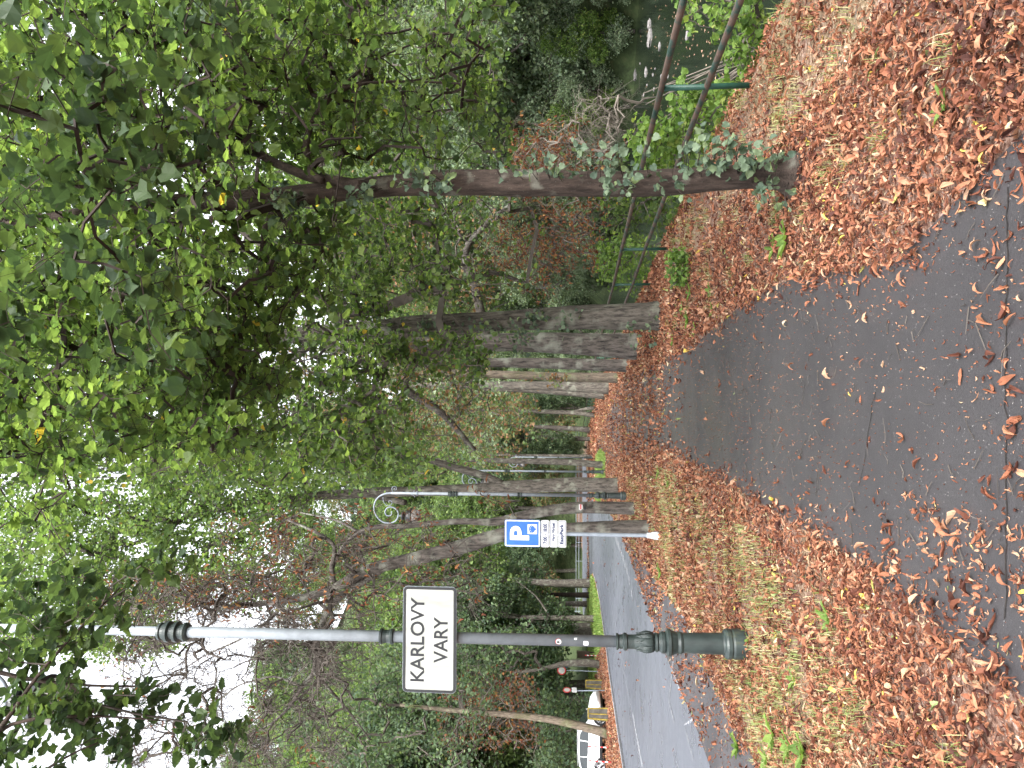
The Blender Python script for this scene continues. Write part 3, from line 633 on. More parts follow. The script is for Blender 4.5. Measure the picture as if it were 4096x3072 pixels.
# ---- green railing along the bank
M['rust_green'] = None
m, t, b = mat('rusty_green_paint', .6, .3); f = noise(t, 5, 7, rough=.7); t.links.new(ramp(t, [(.36, (.012, .035, .027)), (.44, (.03, .05, .042)), (.5, (.075, .05, .04)), (.75, (.12, .08, .065))], f), b.inputs["Base Color"]); M['rust_green'] = m
M['post_green'] = plain('green_post_paint', (.009, .045, .03), .5, .4, var=.3, scale=12)
P1, P2, P3 = gr(3010, 340), gr(2670, 995), gr(2606, 1137)
g = empty('railing', (P1[0], P1[1], 0), 0, 'two-rail pipe railing with flaking green paint above the river bank', 'railing')
posts = [(P1[0] - (P2[0] - P1[0]) * 1.0, P1[1] - (P2[1] - P1[1]) * 1.0), P1[:2], P2[:2]]
yy = P2[1]; rails_y = [posts[0][1], P1[1], P2[1], P3[1]]
xs_ = [P3[1] + 3.4 * i for i in range(0, 36)]
for Y in xs_: posts.append((float(rail_x(Y)), Y))
posts[3] = P3[:2]
for (x, y) in posts:
    MB().tube([(x, y, -.1), (x, y, .85)], .028, 10).build('post', M['post_green'], g, smooth=True)
for hz, nm, rr in ((.87, 'top_rail', .03), (.43, 'middle_rail', .03)):
    L_ = []
    for i, (x, y) in enumerate(posts): L_.append((x + .0, y - .0, hz + .008 * math.sin(i * 2.1)))
    MB().tube(L_, rr, 10).build(nm, M['rust_green'], g, smooth=True)
# railing across the far side of the side road
g = empty('railing', (-60, 152, 0), 0, 'thin grey railing in front of the trees beyond the side road', 'railing')
fr = [(-90 + i * 4.0, 156.5 - .02 * i, .8) for i in range(21)]
for hz in (1.5, .9): MB().tube([(x, y, z + hz - .3) for x, y, z in fr], .045, 5).build('rail', M['galv2'], g)
for x, y, z in fr: MB().tube([(x, y, z - .9), (x, y, z + 1.2)], .05, 5).build('post', M['galv2'], g)

# ---- concrete bollards
m, t, b = mat('weathered_yellow_black', .9, .2); f = noise(t, 5, 7, rough=.7); cy = ramp(t, [(.35, (.06, .055, .03)), (.48, (.2, .15, .03)), (.7, (.3, .23, .05))], f); t.links.new(cy, b.inputs["Base Color"]); M['yellow'] = m
M['concrete'] = plain('stained_concrete', (.075, .07, .062), .95, .1, var=.5, scale=4, bmp=.4)
def bollard(x, y, w, h, rz, lb):
    X, Y, _ = gr(x, y); g = empty('concrete_bollard', (X, Y, 0), rz, lb, 'bollard', 'concrete bollards beside the street')
    mb = MB().box((0, 0, h / 2), (w, w * .8, h), taper=.86); mb.build('block', M['concrete'], g, rel=False)
    mb = MB(); e = .04; hw = w / 2
    for sx in (-1, 1):
        mb.tube([(sx * (hw - .02), -w * .4 + .0, .0), (sx * (hw - .02) * .86, -w * .4 * .86, h)], e, 6); mb.tube([(sx * (hw - .02), w * .4, .0), (sx * (hw - .02) * .86, w * .4 * .86, h)], e, 6)
    mb.tube([(-.02, -w * .4 - .0, 0), (-.02, -w * .4 * .86 - .0, h)], .035, 6)
    mb.box((0, 0, h + .01), (w * .9, w * .72, .05)); mb.build('yellow_edging', M['yellow'], g, rel=False); return g
bollard(2433, 2858, .62, 1.1, .5, 'mossy yellow-edged concrete bollard in front of the white car')
bollard(2409, 2738, .58, 1.12, .35, 'yellow-edged concrete bollard with dark stains beside the thin leaning sign pole')
# ---- red and white marker poles
def marker(x, y, h, lb, tilt=0):
    X, Y, _ = gr(x, y); g = empty('marker_pole', (X, Y, 0), 0, lb, 'marker pole', 'red and white marker poles'); n = 7
    g.rotation_euler = (0, R(tilt), 0)
    w = MB(); r_ = MB()
    for i in range(n): (r_ if i % 2 == (n - 1) % 2 else w).lathe([(.036, h * i / n), (.036, h * (i + 1) / n)], n=8)
    w.build('white_band', M['white'], g, rel=False); r_.build('red_band', M['red'], g, rel=False)
marker(2437, 2990, 1.12, 'striped marker pole in front of the rear door of the white car', 0)
marker(2445, 3049, 1.15, 'striped marker pole overlapping the rear wheel of the white car', 1)
marker(2412, 2893, .85, 'short striped marker pole between the mossy bollard and the leaning trunk')
marker(2393, 2623, 1.08, 'lone striped marker pole at the edge of the gravel drive')
# ---- round signs
def round_sign(x, y, h, dia, lb, rz=0, tilt=0, extra=False, blue=False):
    X, Y, _ = gr(x, y); g = empty('road_sign', (X, Y, 0), rz, lb, 'road sign'); g.rotation_euler = (0, R(tilt), rz)
    MB().lathe([(.035, 0), (.035, h)], n=10).build('pole', M['galv2'], g, rel=False)
    if blue: plate(g, 'panel', rrect(.5, .7, .04, 0, h - .1), -.05, .02, M['blue']); return g
    ci = lambda r_: [(r_ * math.cos(a), h + r_ * math.sin(a)) for a in np.linspace(0, 2 * math.pi, 25)[:-1]]
    plate(g, 'red_disc', ci(dia / 2), -.06, .02, M['red']); plate(g, 'white_disc', ci(dia / 2 * .74), -.064, .004, M['signface'])
    if extra: plate(g, 'plate', rrect(.45, .3, .03, 0, h - dia / 2 - .2), -.06, .02, M['white'])
    return g
round_sign(2394, 2686, 3.05 * .98, .72, 'round white sign with a red ring facing the street')
round_sign(2421, 2762, 2.35, .5, 'narrow edge-on round sign with a white plate on a leaning pole', rz=R(78), tilt=-4, extra=True)
round_sign(2400, 2668, 2.95, .5, 'edge-on blue rectangular sign on a thin pole beside the crooked trunk', rz=R(80), blue=True)
for (x, y, h, lb) in ((2344, 2504, 5.2, 'bright white post beside the dark trunk on the lawn'), (2343, 2446, 4.4, 'thin pale grey post beside the lawn')):
    X, Y, _ = gr(x, y); o = MB().lathe([(.12, 0), (.12, .4), (.09, .42), (.08, h)], n=10).build('post', M['white'] if 'bright' in lb else M['galv2']); o.location = (X, Y, 0); o.name = 'white_post' if 'bright' in lb else 'grey_post'; tag(o, lb, 'post')
X, Y, _ = gr(2385, 2620); o = MB().box((0, 0, 1.15), (.6, .25, 1.1)).box((-.2, .05, .5), (.09, .09, 1.0)).box((.2, .05, .5), (.09, .09, 1.0)).box((0, 0, 1.74), (.7, .35, .06)).build('information_board', plain('dark_wood', (.05, .035, .025), .9)); o.location = (X, Y, 0); tag(o, 'small dark wooden board standing on the grass behind the lone marker pole', 'board')

# ---- white estate car
def make_car():
    M['carwhite'] = plain('white_car_paint', (.72, .74, .76), .25, .5, var=.02); M['carglass'] = plain('dark_car_glass', (.015, .02, .022), .08, .6, var=.1); M['tyre'] = plain('tyre_rubber', (.018, .018, .019), .8, .3)
    M['rim'] = plain('alloy_rim', (.45, .46, .48), .3, .5, .8, var=.05); M['lampred'] = plain('red_lamp_glass', (.3, .01, .015), .2, .5); M['lampclear'] = plain('headlamp_glass', (.35, .37, .4), .12, .6, var=.3, scale=30)
    g = empty('parked_car')
    # stations along the length: x, sill z, belt z, roof z, half width low, half width roof
    st = [(-2.3, .5, .98, 1.05, .72, .55), (-2.22, .42, 1.06, 1.35, .84, .6), (-2.0, .34, 1.08, 1.52, .9, .62), (-1.6, .28, 1.07, 1.62, .92, .64), (-.8, .26, 1.03, 1.67, .93, .65), (0, .26, 1.0, 1.66, .93, .65), (.4, .26, .99, 1.6, .93, .63),
          (.75, .26, .98, 1.38, .93, .6), (1.15, .27, .98, 1.06, .92, .72), (1.5, .28, .95, 1.0, .91, .7), (1.95, .3, .86, .92, .88, .64), (2.2, .34, .7, .78, .78, .55), (2.32, .42, .6, .64, .62, .42)]
    V = []; F = []; ns = 12
    for x, zs_, zb_, zr, wl, wr in st:
        half = [(wl * .92, zs_), (wl, zs_ + .12), (wl * 1.01, (zs_ + zb_) / 2), (wl * .97, zb_), (wr * 1.12, zb_ + (zr - zb_) * .5), (wr, zr - .03 * (zr - zb_ > .2)), (wr * .8, zr), ]
        sec = half + [(-a, b_) for a, b_ in half[::-1]]
        for y, z in sec: V.append((x, y, z))
    k = 14
    for i in range(len(st) - 1):
        for j in range(k): F.append((i * k + j, i * k + (j + 1) % k, (i + 1) * k + (j + 1) % k, (i + 1) * k + j))
    F.append(list(range(k))[::-1]); F.append([(len(st) - 1) * k + j for j in range(k)])
    MB().add(V, F).build('body', M['carwhite'], g, smooth=True, rel=False)
    for sgn in (-1, 1):
        for poly in ([(-1.95, 1.12), (-1.85, 1.45), (-1.5, 1.55), (-1.15, 1.575), (-1.05, 1.1)], [(-1.0, 1.095), (-1.1, 1.58), (-.15, 1.6), (-.1, 1.06)], [(-.03, 1.055), (-.08, 1.6), (.35, 1.54), (.95, 1.06)]):
            MB().prism(poly, .02, Matrix.Translation((0, sgn * .0, 0))).build
            V = []
            for (x, z) in poly:
                yb = np.interp(z, [1.0, 1.35, 1.62], [.91, .725, .655]); V.append((x, sgn * (yb + .015), z))
            F = [tuple(range(len(V)))] if sgn > 0 else [tuple(range(len(V)))[::-1]]
            o = MB().add(V, F).build('side_window', M['carglass'], g, rel=False); sm = o.modifiers.new('s', 'SOLIDIFY'); sm.thickness = .01
        for x in (-1.03, -.06, 1.0): MB().tube([(x, sgn * .948, .38), (x, sgn * .95, .7), (x, sgn * .925, 1.02)], .006, 4).build('door_gap', M['black'], g, rel=False)
        for x in (-.86, .12): MB().box((x, sgn * .955, .93), (.18, .03, .03)).build('door_handle', M['carwhite'], g, rel=False)
        MB().box((.85, sgn * 1.02, 1.1), (.2, .18, .13)).build('wing_mirror', M['carwhite'], g, rel=False)
        MB().tube([(-1.75, sgn * .6, 1.66), (-1.2, sgn * .61, 1.7), (.1, sgn * .61, 1.71), (.35, sgn * .6, 1.66)], .018, 6).build('roof_rail', M['rim'], g, rel=False)
        MB().box((-2.2, sgn * .78, .95), (.16, .2, .16)).build('tail_light', M['lampred'], g, rel=False)
        MB().add([(2.24, sgn * .72, .72), (1.85, sgn * .89, .83), (1.7, sgn * .92, .74), (2.1, sgn * .84, .62)], [(0, 1, 2, 3) if sgn > 0 else (3, 2, 1, 0)]).build('headlight', M['lampclear'], g, rel=False).modifiers.new('s', 'SOLIDIFY').thickness = .03
        MB().box((0, sgn * .935, .33), (3.0, .03, .13)).build('sill_trim', M['black'], g, rel=False)
        for x in (-1.4, 1.38):
            MB().lathe([(.4, 0), (.4, .02)], c=(x, sgn * .93, .36), n=20, ax=[[1, 0, 0], [0, 0, 1], [0, 1, 0]]).build('wheel_arch', M['black'], g, rel=False)
            w = empty('wheel', (x, sgn * .84, .335)); w.parent = g
            ax = [[1, 0, 0], [0, 0, 1], [0, 1, 0]]
            MB().lathe([(.2, -.1), (.3, -.11), (.335, -.08), (.335, .08), (.3, .13), (.225, .12)], n=28, ax=ax).build('tyre', M['tyre'], w, rel=False) if sgn > 0 else MB().lathe([(.225, -.12), (.3, -.13), (.335, -.08), (.335, .08), (.3, .11), (.2, .1)], n=28, ax=ax).build('tyre', M['tyre'], w, rel=False)
            rim = MB().lathe([(.05, 0), (.05, .03)], n=10, ax=ax, c=(0, sgn * .115, 0))
            for q in range(10):
                a = q * math.pi / 5; rim.tube([(.03 * math.cos(a), sgn * .135, .03 * math.sin(a)), (.23 * math.cos(a + .05), sgn * .13, .23 * math.sin(a + .05))], .013, 4)
            rim.tube([(.235 * math.cos(a), sgn * .128, .235 * math.sin(a)) for a in np.linspace(0, 2 * math.pi, 25)], .012, 5); rim.build('rim', M['rim'], w, rel=False)
    MB().add([(.42, -.55, 1.61), (.42, .55, 1.61), (1.12, .68, 1.09), (1.12, -.68, 1.09)], [(0, 1, 2, 3)]).build('windscreen', M['carglass'], g, rel=False).modifiers.new('s', 'SOLIDIFY').thickness = .02
    MB().add([(-2.255, -.55, 1.15), (-2.255, .55, 1.15), (-2.1, .52, 1.48), (-2.1, -.52, 1.48)], [(0, 1, 2, 3)]).build('rear_window', M['carglass'], g, rel=False).modifiers.new('s', 'SOLIDIFY').thickness = .02
    MB().box((0, 0, .27), (4.2, 1.6, .12)).build('underbody', M['black'], g, rel=False)
    return g
car = make_car(); car.location = (-21.15, 44.2, 0); car.rotation_euler.z = R(-3)
tag(car, 'white estate car with roof rails parked behind the bollards across the street', 'car')

# ================================================================ TREES AND PLANTS
def tree(name, label, cat, base, group=None):
    return empty(name, (base[0], base[1], base[2] if len(base) > 2 else 0), 0, label, cat, group)
def lim(P, r): return (P, r)

# ---- T1: the near lime with the dark smooth trunk
B = gr(3178, 700); Y1 = B[1]
g = tree('lime_tree', 'nearest lime with a dark smooth trunk covered in leafy sprouts, right beside the railing', 'tree', B)
P, r = img_line([(3215, 700, 270), (3190, 703, 225), (3160, 700, 170), (3120, 696, 128), (3072, 693, 112), (2960, 708, 98), (2850, 715, 97), (2668, 730, 105), (2480, 736, 97), (2250, 733, 101), (2048, 732, 108), (1950, 731, 99), (1760, 732, 100), (1580, 744, 84), (1394, 760, 84), (1209, 784, 82), (1024, 795, 80), (864, 803, 78), (617, 812, 62), (309, 860, 50), (0, 905, 44), (-400, 960, 34), (-900, 1000, 24)], Y1, .4)
L = [(P, r)]
P, r = img_line([(1450, 752, 60), (1406, 735, 50), (1320, 722, 42), (1240, 710, 38), (1147, 672, 34), (1024, 614, 32), (950, 518, 30), (907, 457, 26), (845, 407, 22), (700, 330, 18), (560, 240, 12)], Y1, .9); L.append((P, r))
P, r = img_line([(1290, 722, 30), (1246, 703, 34), (1228, 648, 28), (1221, 555, 27), (1252, 481, 26), (1302, 401, 24), (1370, 352, 20), (1456, 333, 13), (1580, 324, 11), (1765, 330, 9), (1888, 338, 6)], Y1, 1.2); L.append((P, r))
P, r = img_line([(1345, 372, 16), (1400, 318, 15), (1456, 265, 13), (1520, 225, 9), (1640, 180, 7), (1900, 95, 5)], Y1 + 1.0, .5); L.append((P, r))
P, r = img_line([(1350, 365, 10), (1250, 358, 11), (1147, 350, 10), (1024, 364, 9), (850, 370, 6)], Y1 + .9, .5); L.append((P, r))
P, r = img_line([(1110, 815, 40), (1092, 857, 34), (1055, 918, 28), (1049, 1048, 22), (1000, 1200, 16), (950, 1400, 10)], Y1, 1.0); L.append((P, r))
P, r = img_line([(680, 800, 34), (640, 900, 28), (560, 1080, 24), (420, 1300, 20), (200, 1500, 16), (-100, 1750, 12)], Y1 + .2, .6); L.append((P, r))
P, r = img_line([(640, 815, 30), (520, 1010, 26), (420, 1400, 20), (560, 1650, 14), (760, 1780, 8)], Y1 + .3, 2.5); L.append((P, r))
P, r = img_line([(400, 850, 24), (300, 700, 20), (180, 480, 16), (100, 200, 12), (50, -100, 8)], Y1 + .3, .6); L.append((P, r))
pts = np.concatenate([
    box_pts(-250, 1000, -200, 1150, 4.6, 7.5, 860), box_pts(-250, 950, 1100, 1850, 4.6, 8.0, 800), box_pts(900, 1500, -150, 640, 5.4, 8.0, 250), box_pts(-100, 1100, -100, 900, 8, 11, 480), box_pts(-200, 500, 300, 1300, 5, 8, 160),
    box_pts(1450, 2020, -150, 640, 5.6, 8.0, 110), box_pts(1050, 1350, 850, 1230, 5.2, 7.0, 70), box_pts(1150, 1500, 60, 560, 6.0, 8.0, 80), box_pts(650, 1150, 1150, 1800, 5.5, 8.5, 260), box_pts(-250, 300, 1750, 2350, 5, 8, 60)])
gp = lump(pts, 1.5, 4.0); pts = pts[gp > -.75]
grow(g, L, pts, M['twig_dark'], M['bark_lime'], M['lime'], LB, .074, 9, .2, .0042, .05, .9, .55, wob=.035, sides=26, step=.09)
# sprouts on the trunk
sp = []
for (x0, x1, y0, y1, n) in ((2950, 3130, 560, 650, 9), (2700, 3000, 480, 640, 16), (2560, 2760, 700, 780, 3), (2250, 2600, 560, 690, 12), (2300, 2560, 690, 790, 7), (1950, 2260, 600, 690, 8), (1560, 1800, 670, 800, 16), (1370, 1460, 740, 840, 8), (1060, 1180, 750, 890, 14), (3020, 3150, 750, 860, 6), (2600, 3000, 580, 680, 10)):
    sp.append(box_pts(x0, x1, y0, y1, Y1 - .42, Y1 - .12, n))
sp = np.concatenate(sp); tr = np.array(smooth_line(*L[0], .1)[0]); d = np.linalg.norm(sp[:, None] - tr[None], axis=2); P0 = tr[d.argmin(1)]; dd = sp - P0; P0 = P0 + dd * .2
P1_ = (P0 + sp) / 2 + np.array([0, 0, .02]); q = np.full(len(sp), .0035); V, F = ribs(P0, P1_, sp, q, q * .8, q * .5, 4); 
per = 5; mm = len(sp) * per; t_ = rng.uniform(.25, 1.1, (len(sp), per, 1)); P = (P0[:, None] * (1 - t_) + sp[:, None] * t_ + rng.normal(0, .035, (len(sp), per, 3))).reshape(-1, 3)
nn = rng.normal(0, .55, (mm, 3)) + np.array([0, -.55, .55]); ax = rng.normal(0, .5, (mm, 3)) + np.array([0, 0, -.8])
mesh_obj('branches', V, F, M['twig_dark'], g)
V, F, q = scatter(LB, P, frames(nn, ax), .058 * rng.uniform(.6, 1.25, mm), rng.uniform(0, 1, mm)); mesh_obj('leaves', V, F, M['bluish'], g, rnd=q)

# ---- overhanging boughs of the two limes that stand behind the camera
g = tree('lime_tree', 'lime whose large-leaved bough hangs closest to the viewer, its trunk out of view behind', 'tree', (2.3, -3.2, 0))
L = [([(2.3, -3.2, -.1), (2.25, -3.1, 1.5), (2.2, -3.0, 3.2), (2.1, -3.0, 5.5), (2.0, -3.0, 9)], [.26, .2, .18, .16, .1]), ([(2.2, -3.0, 3.3), (2.0, -1.5, 4.1), (1.6, 0.2, 4.4), (1.2, 1.6, 4.2), (1.0, 2.6, 3.7)], [.045, .032, .022, .014, .008]), ([(1.9, -1.0, 4.25), (2.2, .6, 4.3), (2.4, 2.0, 4.1)], [.02, .014, .008]), ([(1.6, .2, 4.4), (.7, 1.4, 4.5), (-.1, 2.6, 4.6)], [.018, .013, .008])]
pts = np.concatenate([box_pts(-200, 560, -50, 760, 2.3, 3.2, 36), box_pts(300, 850, 250, 760, 2.6, 3.6, 36), box_pts(-200, 700, 600, 1500, 2.6, 4.2, 60), box_pts(450, 850, 1100, 1450, 2.8, 4.2, 22), box_pts(650, 980, -50, 250, 3.2, 4.2, 18)])
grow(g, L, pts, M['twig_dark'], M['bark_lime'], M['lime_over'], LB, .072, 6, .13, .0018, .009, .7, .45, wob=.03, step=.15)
g = tree('lime_tree', 'lime whose thin leafy boughs hang in front of the bare sky above the town sign', 'tree', (-5.2, -1.5, 0))
L = [([(-5.2, -1.5, -.1), (-5.2, -1.4, 2), (-5.1, -1.3, 4.5), (-5.0, -1.2, 7), (-5, -1, 10)], [.3, .22, .2, .17, .1])]
for pl_, Ya, dY in (([(-900, 3500, 60), (-300, 3150, 34), (0, 2950, 20), (110, 2740, 14), (330, 2500, 10), (480, 2350, 6)], 3.9, .8), ([(-300, 2620, 30), (0, 2690, 18), (150, 2730, 15), (370, 2745, 10), (640, 2745, 6)], 4.6, .3), ([(-200, 3100, 24), (0, 2880, 16), (300, 2858, 11), (530, 2870, 7), (680, 2885, 4)], 4.2, .3), ([(-100, 3300, 20), (150, 3100, 14), (260, 3010, 9), (420, 2960, 5)], 4.4, .2)):
    L.append(img_line(pl_, Ya, dY))
L[1][0].insert(0, (-5.05, -1.25, 5.0)); L[1][1].insert(0, .1)
pts = np.concatenate([box_pts(-150, 560, 2300, 2560, 4.3, 5.4, 50), box_pts(-150, 420, 2560, 2900, 4.2, 5.2, 46), box_pts(150, 560, 2750, 2990, 4.2, 5.0, 32), box_pts(-150, 250, 2900, 3150, 4.0, 5.2, 22), box_pts(560, 900, 2760, 2900, 4.3, 4.8, 7), box_pts(680, 980, 2880, 3060, 4.3, 5.0, 15), box_pts(540, 700, 2110, 2300, 4.6, 5.2, 10), box_pts(300, 520, 2930, 3072, 4.2, 5.0, 5)])
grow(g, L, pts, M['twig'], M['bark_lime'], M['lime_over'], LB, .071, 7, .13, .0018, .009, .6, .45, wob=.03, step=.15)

# ---- the row beside the river: T2 lime, T3 chestnut, and on towards the bend
def row_tree(kind, label, trunk, Y, crown, leafm, proto=LM, size=.09, per=10, spread=.3, barkm='bark_grey', twigm='twig', name=None, limbs=(), rt=.006, dY=0, tilt=.8, wob=.05, group=None, droop=.5, up=None, thin=1.0, sprouts=None, bare=None, ntw=2):
    P, r = img_line(trunk, Y, dY); g = tree(name or kind + '_tree', label, 'tree', (P[0][0], P[0][1], 0), group)
    P[0] = (P[0][0], P[0][1], -.15)
    if up: P = P + [tuple(np.array(P[-1]) + np.array(u)) for u in up]; r = r + [r[-1] * .75 ** (i + 1) for i in range(len(up))]
    L = [(P, r)] + [img_line(l, Y, .8) for l in limbs]
    pts = np.concatenate([c if isinstance(c, np.ndarray) else blob(*c) for c in crown]) if crown else []
    grow(g, L, pts, M[twigm], M[barkm], M[leafm] if leafm else None, proto, size, per, spread, rt, .12, droop, tilt, wob=wob, step=max(.15, Y * .01), thin=thin, bare=bare, ntw=ntw)
    if sprouts is not None:
        k = len(sprouts) * 8; tr = np.array(smooth_line(P, r, .2)[0]); P0 = tr[np.linalg.norm(sprouts[:, None] - tr[None], axis=2).argmin(1)]; t_ = rng.uniform(.4, 1.1, (len(sprouts), 8, 1))
        Q = (P0[:, None] * (1 - t_) + sprouts[:, None] * t_ + rng.normal(0, .07, (len(sprouts), 8, 3))).reshape(-1, 3)
        V, F, q = scatter(LB, Q, frames(rng.normal(0, .5, (k, 3)) + np.array([0, -.4, .6]), rng.normal(0, .5, (k, 3)) + np.array([0, 0, -.8])), .08 * rng.uniform(.6, 1.2, k), rng.uniform(0, 1, k)); mesh_obj('leaves', V, F, M['bluish'], g, rnd=q)
    return g
def X_(y, Y): return (1536 - y) / FPX * Y
Y2 = gr(2640, 1265)[1]
row_tree('lime', 'thick grey lime trunk standing second in the riverside row, sprouts hanging across it', [(2655, 1262, 132), (2610, 1262, 112), (2500, 1266, 106), (2300, 1270, 92), (2048, 1282, 82), (1850, 1296, 84), (1640, 1308, 84), (1415, 1325, 74), (1100, 1345, 62), (800, 1360, 46), (500, 1375, 30)], Y2,
         [box_pts(-200, 1500, 950, 1950, 11, 18, 1600), box_pts(1300, 1560, 760, 1280, 12, 17, 140), box_pts(1500, 1800, 700, 1200, 12, 16, 90), box_pts(1480, 1950, 1330, 1520, 12.2, 14.3, 70), box_pts(1180, 1650, 1500, 1900, 11, 16, 130), box_pts(850, 1300, 0, 950, 12, 18, 260), box_pts(1300, 2000, 0, 500, 11, 16, 150), box_pts(1200, 2150, 500, 1150, 12, 17, 170)],
         'lime', LM, .1, 13, .28, limbs=([(1415, 1325, 40), (1250, 1180, 34), (1000, 1080, 26), (700, 900, 18), (400, 800, 10)], [(1300, 1335, 40), (1100, 1480, 30), (900, 1600, 24), (650, 1750, 14)], [(1500, 1315, 30), (1380, 1230, 24), (1330, 1100, 18), (1360, 900, 10)], [(900, 1350, 36), (600, 1200, 26), (300, 1050, 16)]),
         sprouts=np.concatenate([box_pts(2010, 2330, 1230, 1330, Y2 - .45, Y2 - .2, 16), box_pts(2500, 2620, 1280, 1380, Y2 - .5, Y2 - .2, 6), box_pts(1560, 2000, 1280, 1380, Y2 - .6, Y2 - .2, 22), box_pts(2050, 2150, 1330, 1440, Y2 - .5, Y2 - .2, 8)]))
Y3 = gr(2552, 1385)[1]
row_tree('chestnut', 'chestnut with dark flaking bark and a torn strip, third in the riverside row', [(2570, 1388, 130), (2540, 1386, 108), (2400, 1380, 92), (2250, 1372, 84), (2100, 1366, 78), (1850, 1372, 66), (1600, 1380, 56), (1300, 1395, 40)], Y3,
         [box_pts(1250, 2050, 700, 1250, 18, 26, 240), box_pts(1000, 1900, 1300, 1800, 17, 25, 300)], 'rustmix', LM, .1, 9, .35, 'bark_rough', ntw=4, limbs=([(1950, 1370, 40), (1900, 1150, 34), (1850, 1000, 28), (1960, 880, 20), (2040, 820, 12)], [(1700, 1375, 44), (1600, 1550, 36), (1760, 1640, 30), (1830, 1720, 22), (1900, 1800, 14)]), thin=1.2)
Y4 = gr(2511, 1462)[1]
row_tree('chestnut', 'grey-green mottled trunk fourth in the riverside row', [(2525, 1462, 58), (2450, 1462, 50), (2250, 1455, 44), (2048, 1452, 40), (1700, 1448, 32), (1400, 1450, 22)], Y4, [box_pts(1000, 1950, 1200, 1750, 20, 28, 260)], 'rustmix', LM, .11, 9, .38, 'bark_rough', ntw=4, group='chestnuts of the riverside row')
Y5 = gr(2474, 1511)[1]
row_tree('chestnut', 'slim dark trunk with a tuft of rusty leaves on it, fifth in the riverside row', [(2485, 1511, 46), (2440, 1511, 40), (2250, 1508, 36), (2048, 1500, 33), (1700, 1490, 26), (1400, 1490, 18)], Y5, [box_pts(1100, 2000, 1400, 1850, 27, 36, 260), box_pts(2150, 2270, 1495, 1525, 29, 29.6, 10)], 'rustmix', LM, .13, 8, .4, 'bark_moss', ntw=4, group='chestnuts of the riverside row')
Y6 = gr(2437, 1552)[1]
row_tree('chestnut', 'thick pale-blotched trunk sixth in the riverside row, just before the path bends', [(2447, 1552, 56), (2400, 1552, 46), (2250, 1545, 40), (2048, 1542, 34), (1750, 1540, 26), (1450, 1545, 16)], Y6, [box_pts(1200, 2000, 1500, 1850, 34, 44, 260)], 'willow', LM, .17, 7, .5, 'bark_grey', group='chestnuts of the riverside row')
row_tree('chestnut', 'thin dark trunk partly hidden behind the pale-blotched sixth trunk of the riverside row', [(2424, 1583, 36), (2390, 1580, 28), (2250, 1568, 26), (2100, 1560, 22), (1900, 1555, 14)], 45.5, [box_pts(1500, 2150, 1480, 1700, 44, 50, 150)], 'rustmix', LM, .2, 6, .5, 'bark_grey', group='chestnuts of the riverside row')
row_tree('chestnut', 'trunk leaning on a slanting prop-like second stem near the bend of the path', [(2380, 1665, 20), (2350, 1655, 18), (2290, 1650, 18), (2200, 1648, 18), (2050, 1642, 12), (1900, 1640, 8)], 68, [box_pts(1750, 2150, 1540, 1760, 64, 74, 220)], 'rustmix', LM, .3, 8, .8, 'bark_grey', limbs=([(2378, 1632, 14), (2350, 1634, 12), (2300, 1644, 10), (2280, 1650, 8)],), rt=.012)
row_tree('chestnut', 'pale trunk standing right at the far end of the path', [(2362, 1722, 26), (2330, 1716, 20), (2250, 1712, 18), (2100, 1705, 14), (1900, 1700, 8)], 92, [box_pts(1650, 2120, 1620, 1880, 84, 100, 330)], 'rustmix', LM, .36, 9, 1.0, 'bark_rough', rt=.014)
row_tree('chestnut', 'forked thin trunk left of the pale trunk at the far end of the path', [(2352, 1756, 14), (2330, 1752, 12), (2280, 1748, 10), (2150, 1745, 7)], 104, [box_pts(1800, 2200, 1700, 1860, 100, 112, 170)], 'dark', LM, .4, 9, 1.0, 'bark_grey', limbs=([(2290, 1749, 8), (2275, 1735, 7), (2250, 1725, 6), (2200, 1715, 4)],), rt=.014)

# ---- the row between path and street
YC = gr(2474, 1943)[1]
row_tree('lime', 'tall twin-stemmed lime directly behind the second lamp post', [(2480, 1943, 70), (2440, 1943, 60), (2300, 1938, 56), (2150, 1945, 54), (2020, 1950, 52), (1900, 1958, 44), (1800, 1960, 42), (1500, 1968, 40), (1300, 1980, 36), (1100, 2000, 32), (900, 2030, 24), (700, 2080, 16)], YC,
         [box_pts(-100, 700, 2000, 2620, 26, 36, 1200), box_pts(600, 1250, 1750, 2080, 26, 35, 700), box_pts(600, 1200, 2080, 2420, 26, 34, 380), box_pts(-200, 700, 1600, 2100, 26, 36, 400), box_pts(1250, 1700, 1700, 1930, 26, 34, 200)], 'lime_far', LM, .14, 20, .55, limbs=([(2020, 1945, 36), (1950, 1905, 30), (1850, 1880, 28), (1750, 1850, 26), (1690, 1835, 20), (1500, 1790, 12)], [(1250, 1985, 26), (1100, 2040, 22), (950, 2120, 14), (820, 2200, 8)], [(1000, 2015, 22), (850, 1990, 18), (700, 1960, 10)], [(1620, 2010, 24), (1500, 1985, 22)]), barkm='bark_grey', rt=.007)
YB = gr(2541, 2035)[1]
